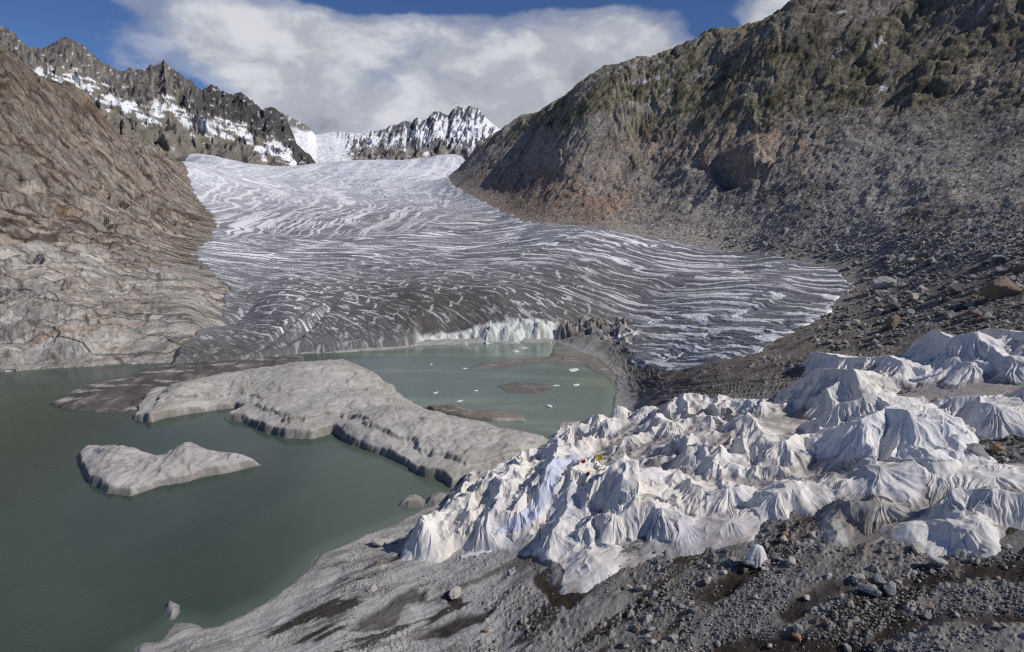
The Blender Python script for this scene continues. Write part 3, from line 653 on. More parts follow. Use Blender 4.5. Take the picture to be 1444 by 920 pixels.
# ------------------------------------------------------------------ rocks standing in the lake
def lake_rock(name, polypx, hmax, colA, colB, cell=.45, cliff=1.2, lean=0, seed=0, edge=.8, rough=1.0, mat=None, L=14, wall=None, bumps=()):
    P = np.array([at_z(*p)[:2] for p in polypx]); x0, y0 = P.min(0) - 2; x1, y1 = P.max(0) + 2
    X, Y = np.meshgrid(np.arange(x0, x1, cell), np.arange(y0, y1, cell))
    sd = sdist(P, X, Y) + fbm(X / 6, Y / 6, 5, .55, seed=400 + seed) * edge * 2
    n = fbm(X / 16, Y / 16, 5, .5, seed=410 + seed); rg = ridged(X / 12 + n, Y / 22, 4, .5, seed=415 + seed)
    hc = cliff * (1 + .8 * n)
    if wall is not None: hc = hc * wall(*project(X, Y, X * 0))
    Z = hc * sstep(0, 1.0 + 0 * sd, sd) + (hmax - cliff) * (1 - np.exp(-np.maximum(sd, 0) / L)) * (1 + .7 * n) + rough * (.5 * rg + .35 * fbm(X / 3.5, Y / 3.5, 4, seed=420 + seed)) * sstep(0, 4, sd)
    if name == 'rock_peninsula':
        tw = 6.5 + 5 * fbm(X / 9, Y / 9, 4, .6, seed=461); Z = Z + .7 * sstep(tw, tw + 1.1, sd) - .3 * sstep(1, 6, sd) * sstep(tw + 1, tw, sd)
        t2 = 15 + 9 * fbm(X / 14, Y / 12, 4, .6, seed=463); Z = Z + .35 * sstep(t2, t2 + 1.4, sd)
    fa = facets(X / 7 + n, Y / 12 + n, 440 + seed, 1.6, .8)[0]; fb_ = facets(X / 2.4 + n, Y / 4 + n, 441 + seed, 1.6, .8)[0]
    Z = Z + rough * (.9 * fa + .35 * fb_) * sstep(0, 3, sd) * min(1, hmax / 3.)
    for (bx, by, br, bh) in bumps:
        q = at_z(bx, by); Z = Z + bh * np.exp(-((X - q[0]) ** 2 + ((Y - q[1]) / 1.3) ** 2) / br ** 2) * sstep(0, 3, sd)
    Z = np.where(sd > 0, Z, np.maximum(sd * 1.5, -4))
    c = np.zeros(X.shape + (3,), np.float32) + np.asarray(colA, np.float32)
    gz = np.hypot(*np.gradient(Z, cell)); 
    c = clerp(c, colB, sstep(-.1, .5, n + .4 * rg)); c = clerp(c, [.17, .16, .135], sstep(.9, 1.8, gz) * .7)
    c = clerp(c, [.30, .27, .235], sstep(.1, .5, fbm(X / 5, Y / 14, 4, seed=430 + seed)) * .6)
    cr1 = worley(X / 6 + n * 2, Y / 11 + n * 2, 450 + seed); cr2 = worley(X / 2.2 + n * 3, Y / 5 + n * 2, 451 + seed)
    lin = np.maximum(sstep(.035, 0, cr1[1] - cr1[0]), .6 * sstep(.045, 0, cr2[1] - cr2[0])) * sstep(-.1, .25, fbm(X / 9, Y / 9, 3, seed=452)); c = clerp(c, [.12, .105, .09], lin * .8); Z = Z - .25 * lin * (sd > 0)
    c = clerp(c, [.46, .44, .41], sstep(.1, .35, fbm(X / 18, Y / 5, 5, .6, seed=455 + seed)) * .7)
    wt = sstep(.55, .1, Z); c = clerp(c, [.12, .12, .11], wt * .6)
    return grid_mesh(name, X, Y, Z, c, mat or M_slab, (sd[:-1, :-1] > -3))
pen = [(430,512),(345,522),(262,537),(215,552),(196,575),(188,592),(212,597),(238,589),(285,582),(330,576),(340,580),(318,592),(345,596),(362,606),(400,618),(440,620),(468,612),(498,630),(528,640),(562,652),(585,668),(622,679),(636,690),(690,684),(760,660),(790,634),(770,622),(735,616),(690,598),(640,588),(600,578),(572,562),(555,545),(520,524),(485,508)]
o = lake_rock('rock_peninsula', pen, 3.4, (.46, .445, .42), (.38, .365, .34), .35, 1.45, seed=1, L=24, edge=.7, rough=.4, wall=lambda px, py: .35 + 1.0 * sstep(560, 580, py + (px < 350) * 20 - (px > 560) * 40), bumps=((400,545,16,2.0),(260,570,9,2.0),(560,610,14,2.0),(470,580,10,1.4),(480,540,18,2.5)))
struct(o)
isl = [(112,660),(110,645),(118,636),(140,634),(200,640),(235,650),(262,640),(310,645),(345,650),(372,656),(345,662),(318,668),(290,672),(268,680),(225,686),(185,700),(150,696),(138,688),(122,682)]
tag(lake_rock('rock_island', isl, 3.2, (.44, .425, .415), (.36, .345, .33), .3, 1.5, seed=2, L=8, edge=.35, bumps=((175,650,6,1.5),(262,655,6,1.6),(330,656,5,1.0))), 'largest grey rock island alone in the green lake at left', 'rock island')
tag(lake_rock('rock_islet', [(563,714),(572,704),(588,700),(600,706),(598,716),(575,717)], 2.2, (.33,.31,.29), (.25,.23,.21), .15, 1.0, seed=3, L=3, edge=.15, rough=.4), 'small rounded grey rock at the water edge below the peninsula', 'rock')
tag(lake_rock('rock_islet', [(600,712),(604,702),(622,698),(640,704),(636,712),(612,714)], 1.6, (.36,.34,.32), (.28,.26,.24), .15, .8, seed=4, L=3, edge=.15, rough=.4), 'flat grey rock joining the shore just right of the rounded one', 'rock')
tag(lake_rock('rock_islet', [(230,862),(233,853),(243,849),(254,853),(254,864),(246,874),(238,875)], 1.3, (.34,.33,.325), (.28,.27,.26), .12, .6, seed=5, L=2, edge=.1, rough=.3), 'small grey rock off the shore at the bottom left of the lake', 'rock')
spit = [(68,571),(90,557),(120,545),(180,532),(205,520),(300,510),(430,502),(430,520),(330,532),(265,548),(215,560),(205,580),(185,584),(150,583),(115,580),(85,577)]
struct(lake_rock('gravel_spit', spit, 1.5, (.13,.12,.11), (.09,.082,.078), .4, .5, seed=6, L=12, edge=.8, rough=.7, mat=M_ground))
struct(lake_rock('mud_flat', [(780,490),(815,488),(850,505),(868,525),(866,545),(850,530),(820,515),(770,512),(700,520),(660,520),(680,512),(730,508),(775,503)], .5, (.27,.25,.225), (.2,.18,.16), .4, .15, seed=7, L=10, edge=.5, rough=.25, mat=M_slab))
struct(lake_rock('mud_flat', [(700,545),(730,538),(770,542),(782,548),(760,556),(715,555)], .35, (.2,.18,.165), (.16,.145,.13), .4, .12, seed=8, L=8, edge=.5, rough=.2, mat=M_slab))
tag(lake_rock('rock_bar', [(600,575),(640,576),(680,582),(705,580),(738,588),(742,596),(700,596),(650,590),(610,583)], 1.6, (.22,.20,.17), (.15,.135,.11), .25, .9, seed=9, L=4, edge=.3, rough=.4), 'long low brown rock bar in the pond behind the peninsula', 'rock')

# ------------------------------------------------------------------ fleece covering
PK = [ # sheet id, [(px,py),...], height, radius factor
 ('A', [(1212,593),(1250,576),(1282,581)], 7.0, 1.3), ('A', [(1282,583),(1353,619)], 3.6, 1.3),
 ('B', [(1151,520),(1184,522),(1203,524)], 7.5, 1.25), ('C', [(1151,497),(1191,507),(1246,503),(1272,513)], 4.2, 1.4),
 ('D', [(1317,466),(1339,476),(1377,473)], 7.0, 1.1), ('E', [(1385,465),(1415,465),(1440,476)], 4.6, 1.4), ('E', [(1460,478),(1520,480)], 4.5, 1.4),
 ('F', [(1370,490),(1430,507)], 3.8, 1.4), ('G', [(1164,553),(1196,536),(1203,538)], 5.0, 1.2), ('H', [(1184,570),(1215,562),(1234,555)], 6.0, 1.2),
 ('I', [(1351,562),(1380,560),(1399,574)], 4.0, 1.5), ('J', [(1442,548),(1500,545)], 4.2, 1.5), ('J', [(1423,583)], 2.6, 1.3), ('L', [(1335,512),(1365,514)], 2.8, 1.6),
 ('M', [(1069,620),(1076,622)], 4.6, 1.25), ('M', [(1122,616),(1108,630)], 4.0, 1.2), ('N', [(1226,661),(1239,664)], 3.0, 2.0), ('O', [(1192,647)], 2.2, 1.6),
 ('P', [(1149,684),(1112,692)], 2.0, 2.0), ('Q', [(1340,700),(1356,692),(1396,700)], 3.6, .95), ('Q', [(1400,700),(1430,697),(1480,700)], 3.2, 1.0), ('R', [(1342,737)], 2.4, 1.7), ('R', [(1386,747)], 1.5, 1.8),
 ('S', [(1190,712),(1239,709)], 2.4, 1.2), ('S', [(1168,745),(1180,760)], 1.0, 2), ('U', [(982,647)], 3.4, 1.2), ('U', [(970,681),(990,690)], 3.2, 1.2), ('U',[(1018,655)],3.0,1.2),
 ('a', [(778,633),(790,641),(784,660),(768,690)], 5.6, 1.05), ('a', [(757,676),(745,700),(728,728)], 3.6, 1.1), ('c', [(801,616),(815,612)], 4.4, 1.2), ('c', [(851,610)], 3.8, 1.2), ('c', [(830,640)], 2.5, 1.2),
 ('d', [(808,685),(815,678),(835,686),(861,684),(885,692)], 4.8, 1.15), ('d', [(806,700),(795,722),(782,750)], 3.6, 1.1), ('e', [(822,745),(838,730),(851,735)], 3.4, .8), ('f', [(862,728),(885,722),(898,716),(915,716),(932,722)], 3.8, .85),
 ('g', [(875,690),(905,676)], 4.2, 1.1), ('h', [(655,686),(648,700),(640,722)], 3.0, .9), ('h', [(631,721),(618,737),(604,752)], 3.2, 1.1), ('h', [(591,758),(583,768)], 1.8, 1.4), ('h',[(645,748),(625,765)],2.2,1.2),
 ('k', [(748,651),(722,659),(705,668),(688,690)], 3.8, 1.1), ('k', [(721,684),(708,702),(695,722),(680,742)], 3.6, 1.1), ('k', [(672,703),(662,722),(655,742)], 3.2, 1.0), ('k', [(735,672),(726,700),(712,725)],3.2,1.0),
 ('n', [(800,605)], 3.0, 1.2), ('n', [(835,598),(845,600)], 3.0, 1.2), ('n', [(870,598)], 3.0, 1.2), ('p', [(905,590)], 3.0, 1.2), ('p', [(940,583)], 3.2, 1.2), ('p', [(965,575),(975,576)], 3.2, 1.2),
 ('q', [(997,570)], 3.0, 1.2), ('q', [(1022,576)], 2.6, 1.2), ('q', [(1046,573)], 2.6, 1.2), ('q', [(1078,571)], 2.6, 1.2), ('B', [(1110,560)], 2.2, 1.2),
 ('i', [(825,780),(845,800)], 1.0, 4), ('w', [(960,745)], 1.0, 4), ('w', [(1030,735)], 1.0, 4), ('x', [(1300,665),(1400,672)], 1.0, 5), ('y', [(760,790),(775,810)], .9, 3)]
rr = random.Random(11)
for gx in range(868, 1120, 42):
    for gy in range(607, 706, 31):
        q = (gx + rr.uniform(-14, 14), gy + rr.uniform(-9, 9))
        if any(math.hypot(q[0] - a[0], q[1] - a[1]) < 22 for _, s, _, _ in PK for a in s): continue
        if q[0] < 885 and q[1] < 640: sid = 'c'
        elif q[0] > 1040: sid = 'M' if q[1] > 640 else 'q'
        elif q[1] > 655: sid = 'g' if q[0] < 945 else 'U'
        else: sid = 'p' if q[0] < 960 else 'r'
        a = rr.choice([rr.uniform(.3, 1.1), rr.uniform(-.3, .2)]); L = rr.uniform(14, 34)
        PK.append((sid, [q, (q[0] + L * math.cos(a), q[1] - L * .6 * math.sin(a))], rr.uniform(1.9, 3.3), rr.uniform(1.0, 1.35)))
LAB = dict(
 A='brightest white fleece sheet hanging in long pleats over the big tent-like hump', B='tall cream fleece sheet with deep shadowed pleats on the left flank of the big humps',
 C='smooth grey-white fleece forming the skyline left of the rolled cloth', D='peaked fleece tent with dark striped folds on its left side under a brown boulder',
 E='pale fleece ridge at the upper right corner of the covering', F='rounded white fleece hump below the upper right ridge', G='pointed fleece fold with a grey shaded face beside the tall cream sheet',
 H='grey-white fleece draped between the tall cream sheet and the brightest tent', I='dirt-stained fleece hump right of the brightest tent', J='stained fleece mound cut by the right edge of the picture, above the rubble',
 L='flat stained fleece around the rolled white cloth', M='peaked white fleece tents left of the deep shadow, falling to the dirty hem', N='low grey fleece cone below the brightest tent',
 O='small clean white fleece patch tucked under the brightest tent', P='thin greyish fleece fold above the bare rock hollow', Q='finely pleated fleece ridge at the lower right of the covering',
 R='small fleece peaks at the lowest right hem by the gravel', S='dark fleece swept in curved pleats between two bare rock hollows', U='crumpled cream fleece heap above the smooth lavender sheet',
 a='steep white fleece ridge beside the long blue-white strip', c='white fleece folds around the yellow and red scraps', d='large smooth white fleece hump right of the blue-white strip',
 e='fleece falling in broad pleats at the front foot of the covering', f='overhanging white fleece hump with hanging pleats above the smooth lavender sheet', g='crumpled white fleece in the middle just right of the large smooth hump',
 h='crumpled fleece tip nearest the lake at the lower left of the covering', k='fleece slope of lumpy folds facing the lake, left of the steep ridge',
 n='fleece peaks of the upper rim beside the pond', p='fleece peaks of the upper rim behind the crumpled middle', q='low fleece peaks of the upper rim left of the tall cream sheet',
 r='small crumpled fleece tents in the middle of the covering', i='white fleece tongue lying on the bare rock at the front', w='smooth lavender-grey fleece sheet lying flat along the front',
 x='flat dirty fleece spread over gravel below the brightest tent at right', y='dark soaked fleece flap at the front beside the white tongue')

def build_blankets():
    X, Y, A, Rr = fan(azi(560, 790), azi(1560, 600), 1750, 72, 232, 1250)
    T0 = coarse(field, X, Y); _s = -cdist(LAKE, X, Y); T0 = np.where(_s > 0, np.maximum(T0, .4) * sstep(-1, 16, _s) + .5, 0); T = T0 + .3 * fbm(X / 18, Y / 18, 3, seed=33)
    sd = cdist(BLANK, X, Y) + fbm(X / 4, Y / 4, 4, seed=500) * .8
    wx = (X + fbm(X / 6, Y / 6, 4, seed=505) * 1.5).ravel(); wy = (Y + fbm(X / 6, Y / 6, 4, seed=508) * 1.5).ravel(); n_ = wx.size
    best = np.full(n_, -9., np.float32); second = best.copy(); who = np.full(n_, -1, np.int16); ph = np.zeros(n_, np.float32); dd = np.full(n_, 2., np.float32); hh = np.zeros(n_, np.float32); nd = np.full(n_, 1e9, np.float32); near = np.zeros(n_, np.int16)
    ids = sorted(set(p[0] for p in PK)); idn = {k: i for i, k in enumerate(ids)}
    for i, (sid, seg, h, rf) in enumerate(PK):
        W = [hit(px, py, h * .93 + .3)[:2] for (px, py) in seg]
        if len(W) == 1: W = [W[0], W[0] + .01]
        cx, cy = np.mean(W, 0); Rm = h * rf * 1.5; ext = Rm * 1.75 + max(np.linalg.norm(a_ - np.array([cx, cy])) for a_ in W) + 2
        dc = np.hypot(wx - cx, wy - cy) - Rm; m = dc < nd; nd = np.where(m, dc, nd); near = np.where(m, i, near)
        ix = np.nonzero(dc + Rm < ext)[0]; x_, y_ = wx[ix], wy[ix]
        d = np.full(x_.shape, 1e9); pha = np.zeros(x_.shape); pha0 = pha; s0 = 0
        for a, b in zip(W[:-1], W[1:]):
            e = b - a; l2 = e @ e + 1e-9; t = np.clip(((x_ - a[0]) * e[0] + (y_ - a[1]) * e[1]) / l2, 0, 1)
            qx, qy = x_ - a[0] - t * e[0], y_ - a[1] - t * e[1]; q = np.hypot(qx, qy)
            f = np.arctan2(qy, qx) * 1.5 + (s0 + t * math.sqrt(l2)) * .55
            m = q < d; d = np.where(m, q, d); pha = np.where(m, f, pha); pha0 = np.where(m, np.arctan2(qy, qx), pha0); s0 += math.sqrt(l2)
        Rd = Rm * (.8 if np.hypot(cx, cy) > 0 and project(cx, cy, 25.)[0] > 1130 and h > 3 else 1.) * (1 + .45 * pn(pha * .7, pha * 0 + i, 530 + i))
        Rd = Rd * (1 - .38 * sstep(0, 1, -np.cos(pha0)) * (h > 3.3))
        t = np.clip(1 - d / Rd, 0, 1)
        hv = h * .93 * (t ** (1.1 + .25 * (i % 3)))
        m = (hv > best[ix]) & (hv > .02)
        second[ix] = np.where(m, best[ix], np.maximum(second[ix], hv))
        who[ix] = np.where(m, i, who[ix]); ph[ix] = np.where(m, pha + i * 7.7, ph[ix]); dd[ix] = np.where(m, d / Rd, dd[ix]); hh[ix] = np.where(m, h, hh[ix]); best[ix] = np.where(m, hv, best[ix])
    who = np.where(who < 0, near, who)
    best, second, who, ph, dd, hh = [q.reshape(X.shape) for q in (best, second, who, ph, dd, hh)]
    best = np.maximum(best, 0)
    sd0 = sd; sd = np.maximum(sd, np.where(sd0 > -4.5, best * 2.0 - .6, -9))
    flat = sstep(.0, .25, best); px, py = project(X, Y, T + 2)
    cm = sstep(1150, 1000, px) * sstep(705, 660, py - (px < 760) * 60 - (px < 900) * 40)
    amp = (.12 + .16 * hh) * sstep(.02, .4, dd) * sstep(1.2, .85, dd) * (.35 + .9 * sstep(-.3, .4, pn(ph * .6, dd * 0, 559)))
    pl = pn(ph * 1.15, dd * .6, 560) * 1.2; pl2 = ridged(ph * 2.0, dd * .5, 2, .4, seed=563) - .5; pl3 = pn(ph * 6.5, dd * 1.2, 566)
    folds = amp * (.6 * pl + (.85 - .25 * (px < 1150)) * pl2 + .22 * ridged(ph * 5.3, dd * .9, 1, seed=567)) * sstep(-.2, 2.5, sd)
    # cloth slung between the humps of ice: hollows with sharp creases
    wq = fbm(X / 6, Y / 6, 3, .45, seed=571) * .8; wr = fbm(X / 6, Y / 6, 3, .45, seed=577) * .8
    b1, b2, _, _, bh = worley(X / 6.2 + wq, Y / 7.4 + wr, 581, .95); c1, c2, _, _, _ = worley(X / 2.3 + wq * 1.3, Y / 2.9 + wr, 582, .95); k1 = worley(X / 1.0 + wq * 2, Y / 1.2 + wr * 2, 583, .95)[0]
    bowl = b1 ** 2 * 2.5 + (RND[bh] - .5) * .9 * sstep(0, .25, b2 - b1) ; bowl2 = c1 ** 2 * .9; bowl3 = k1 ** 1.6 * .28
    lump = .25 * fbm(X / 2.6, Y / 2.6, 4, .55, seed=570)
    hem = sstep(-.2, 3.2, sd0)
    Z = T + lerp(-.75, .3, sstep(-1.6, .5, sd0)) + .25 * hem + 2.0 * sstep(2, 14, sd0) * cm + best * .96 + folds + hem * (lump * .2 + cm * (bowl * 1.25 + bowl2 * .5 + bowl3 * .08) * (.75 + .25 * flat) + (1 - cm) * (.2 * bowl2 * (.3 + .7 * flat) + .08 * bowl3 + .35 * bowl * flat))
    Z = Z + (1 - flat) * .14 * ridged(X / 3.5 + wq, Y / 1.2 + wr, 3, seed=575)
    kk_ = 2.3; Z = Z + .5 * kk_ * np.exp(-np.maximum(best - np.maximum(second, 0), 0) / kk_) * sstep(.0, .8, second)
    Z = np.where(Z < T - .5, T - .5, Z)
    px, py = project(X, Y, Z)
    c = np.zeros(X.shape + (3,), np.float32) + np.array([.76, .75, .74], np.float32)
    n = fbm(X / 9, Y / 9, 5, .6, seed=580); n2 = fbm(X / 3, Y / 3, 4, .6, seed=585)
    c = clerp(c, [.60, .60, .62], sstep(0, .4, n) * .7)
    c = clerp(c, [.66, .62, .565], sstep(0, .4, -n) * .6 * (px < 1150))
    dirt = sstep(.10, .58, n2 * .6 + n * .5 + .55 * sstep(.6, .0, best) + .35 * blob(px, py, 1330, 590, 90, 45) + .5 * blob(px, py, 1180, 660, 90, 25) + .4 * blob(px, py, 1200, 720, 70, 40) + .22 * sstep(1120, 1250, px) * sstep(.8, .1, best) - .12)
    c = clerp(c, [.28, .255, .24], dirt * .75)
    c = clerp(c, [.52, .51, .56], blob(px, py, 980, 745, 120, 22) * .6)
    idm = np.array([idn[p[0]] for p in PK])[who]
    S_ = idm == idn['S']; c = np.where(S_[..., None], c * .62, c); Y_ = idm == idn['y']; c = np.where(Y_[..., None], c * .38, c)
    A_ = idm == idn['A']; c = np.where(A_[..., None], clerp(c, [.80, .81, .84], np.full(X.shape, .7)), c)
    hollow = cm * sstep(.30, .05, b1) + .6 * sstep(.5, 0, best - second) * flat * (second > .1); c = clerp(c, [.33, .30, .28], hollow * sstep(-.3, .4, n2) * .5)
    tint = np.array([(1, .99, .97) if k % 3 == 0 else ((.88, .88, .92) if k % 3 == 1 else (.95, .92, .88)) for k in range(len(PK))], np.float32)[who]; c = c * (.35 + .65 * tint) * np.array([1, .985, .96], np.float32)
    c = c * (1 + .10 * n2[..., None])
    # long bluish strip
    strip = [(699,754),(712,738),(745,716),(762,690),(772,655),(778,648),(800,646),(812,640),(818,652),(795,662),(788,676),(775,706),(755,735),(735,748)]
    sm = sdist(strip, px, py) > 0
    c = np.where(sm[..., None], np.array([.56, .59, .70], np.float32) * (1 + .08 * n2[..., None]), c); Z = Z + .18 * sm
    idm = np.where(sm, 99, idm)
    keep = (sd[:-1, :-1] > -.6) & (Z[:-1, :-1] > T[:-1, :-1] - .45); idq = idm[:-1, :-1]
    for k in ids:
        kk = keep & (idq == idn[k])
        if kk.sum() < 20: continue
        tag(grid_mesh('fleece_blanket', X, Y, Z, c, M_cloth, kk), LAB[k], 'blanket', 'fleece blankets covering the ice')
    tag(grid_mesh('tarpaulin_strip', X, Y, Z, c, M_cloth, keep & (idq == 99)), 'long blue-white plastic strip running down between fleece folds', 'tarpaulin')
    return None
build_blankets()

# ------------------------------------------------------------------ boulders and stones
def rock_mesh(name, seed, sub=3, planes=13, flat=.75):
    import bmesh
    q = np.random.RandomState(seed); bm = bmesh.new(); bmesh.ops.create_icosphere(bm, subdivisions=sub, radius=1)
    N = q.normal(size=(planes, 3)); N /= np.linalg.norm(N, axis=1)[:, None]; D = q.uniform(.55, 1.0, planes)
    sc = np.array([1, q.uniform(.65, .95), q.uniform(.5, .8) * flat / .75]); co = np.array([v.co[:] for v in bm.verts])
    dt = co @ N.T; rad = np.min(np.where(dt > .15, D / np.maximum(dt, .15), 9), axis=1); rad = np.minimum(rad, 1.25)
    co = co * rad[:, None]; co += .05 * np.sin(co[:, [1, 2, 0]] * 5 + seed) + .02 * np.sin(co[:, [2, 0, 1]] * 13 + seed); co *= sc
    return bm, co
def rock_mat(name, c):
    m = surf_mat(name, 3.0, .8, .15, .92, .15, .35, 4.0)
    nt = m.node_tree; at = [n for n in nt.nodes if n.type == 'ATTRIBUTE'][0]; rgb = nt.nodes.new('ShaderNodeRGB'); rgb.outputs[0].default_value = (*c, 1)
    for l in list(at.outputs['Color'].links): nt.links.new(rgb.outputs[0], l.to_socket)
    return m
RM = dict(grey=rock_mat('grey_stone', (.27, .265, .26)), pale=rock_mat('pale_stone', (.42, .40, .37)), brown=rock_mat('brown_stone', (.21, .165, .13)), rust=rock_mat('rust_stone', (.32, .20, .11)), dark=rock_mat('dark_stone', (.13, .125, .12)), ice=rock_mat('floe_ice', (.70, .76, .78)), cloth=rock_mat('wrap_cloth', (.66, .65, .66)))
RMESH = {}
def rock_proto(k, mat):
    if (k, mat) not in RMESH:
        bm, co = rock_mesh('boulder', 50 + k)
        for v, p in zip(bm.verts, co): v.co = p
        me = bpy.data.meshes.new('boulder'); bm.to_mesh(me); bm.free(); me.materials.append(RM[mat]); RMESH[(k, mat)] = me
    return RMESH[(k, mat)]
def boulder(px, py, size, k, mat, label, cat='boulder', group=None, name='boulder', sink=.35, scl=(1, 1, 1), p=None):
    """size = width in photo pixels at that spot"""
    p = ghit(px, py) if p is None else p
    if p is None: return None
    dist = math.sqrt(p[0] ** 2 + p[1] ** 2 + (H - p[2]) ** 2); a = size / F * dist * .5
    o = bpy.data.objects.new(name, rock_proto(k, mat)); COL.objects.link(o)
    o.location = (p[0], p[1], p[2] + a * sink * scl[2]); o.scale = (a * scl[0], a * scl[1], a * scl[2]); o.rotation_euler = (rr.uniform(-.3, .3), rr.uniform(-.3, .3), rr.uniform(0, 6.28))
    return tag(o, label, cat, group)
for a in [(1258,462,26,0,'brown','rust-brown boulder just above the upper edge of the fleece'), (1242,408,36,1,'pale','largest pale tan boulder at the right tip of the glacier'),
    (1414,416,40,2,'brown','largest red-brown boulder high on the right slope'), (1350,415,30,3,'dark','dark boulder in front of the largest red-brown one'),
    (1375,650,34,4,'grey','large grey boulder right of the brightest tent at its foot'), (1404,635,16,5,'rust','orange stone in the rubble at the right edge below the stained mound'),
    (1368,614,20,6,'pale','pale boulder tucked against the stained fleece hump'), (1324,797,23,1,'pale','pale angular block alone on dark gravel at lower right'),
    (1356,785,17,2,'pale','flat pale block right of the angular one under the fine pleats'), (1209,819,16,7,'pale','pale round boulder left of the tight cluster of three'),
    (1228,838,24,3,'grey','left grey boulder of the tight cluster of three in the foreground'), (1252,834,22,0,'grey','right grey boulder of the tight cluster of three in the foreground'),
    (1238,822,18,6,'grey','upper grey boulder of the tight cluster of three in the foreground'), (1293,777,18,4,'pale','pale boulder beneath the dark swept pleats'),
    (1105,765,14,5,'pale','pale block in the bare hollow under the orange stone'), (1107,755,10,2,'rust','small orange stone on top of the bare hollow'),
    (1148,758,11,7,'pale','pale stone on the lip between the two bare hollows'), (1078,798,13,3,'grey','grey stone just right of the cloth-wrapped boulder'),
    (1117,795,15,6,'pale','pale wedge-shaped stone right of the cloth-wrapped boulder'), (997,822,13,0,'pale','pale stone beside the dark wet patch left of the wrapped boulder'),
    (905,832,17,1,'pale','pale boulder on dark gravel below the lavender sheet'), (920,908,11,4,'pale','round white stone near the bottom edge at centre right'),
    (640,843,24,5,'pale','pale tan block on the slab at bottom centre'), (525,833,15,2,'pale','small cream stone on the slab at bottom left'), (535,768,18,7,'pale','whitish rock on the shore left of the fleece tip'),
    (1124,901,12,3,'rust','orange stone among grey ones at the bottom right'), (1127,890,15,6,'grey','grey stone leaning behind the orange one at the bottom'),
    (1440,385,20,0,'brown','brown boulder cut by the right edge above the red-brown one'), (1080,232,18,3,'pale','pale rock slab on the outcrop right of the dark cleft'), (686,892,9,1,'rust','small yellow-brown stone on the slab at bottom centre')]:
    boulder(*a)
nb = len([o for o in COL.objects if o.name.startswith('boulder')])
def pick(zones, sizes):
    z = rr.choice(zones); return rr.uniform(z[0], z[2]), rr.uniform(z[1], z[3])
def inside_ok(px, py):
    p = ghit(px, py)
    if p is None: return None
    q = np.array([[p[0]]]), np.array([[p[1]]])
    if sdist(BLANK, *q)[0, 0] > -1.0 or sdist(GLAC, *q)[0, 0] > -.5 or sdist(LAKE, *q)[0, 0] > -2: return None
    return p
ZN = [((1060,345,1444,400), 'grey boulder in the rubble above the right edge of the glacier', 'boulders on the right slope', 70, (6, 15)),
      ((1230,395,1444,462), 'grey boulder on the scoured slope between glacier tip and fleece', 'boulders between glacier and fleece', 50, (7, 19)),
      ((1150,440,1270,505), 'tan stone in the loose heap behind the tall cream fleece', 'stones behind the fleece', 34, (5, 12)),
      ((1380,600,1460,660), 'grey stone in the rubble pocket at the right edge', 'stones in the rubble pocket', 22, (6, 14)),
      ((880,770,1444,920), 'grey stone on the dark gravel of the foreground', 'stones on the foreground gravel', 94, (5, 12))]
for (x0, y0, x1, y1), lab, grp, n, (s0, s1) in ZN:
    k = 0; tries = 0
    while k < n and tries < n * 12:
        tries += 1; px, py = rr.uniform(x0, x1), rr.uniform(y0, y1); p = inside_ok(px, py)
        if p is None: continue
        sz = s0 + (s1 - s0) * rr.random() ** 2.2
        boulder(px, py, sz, rr.randrange(8), rr.choices(['grey', 'pale', 'brown', 'dark'], [5, 3, 1.3, .8])[0], lab, 'boulder', grp, p=p); k += 1
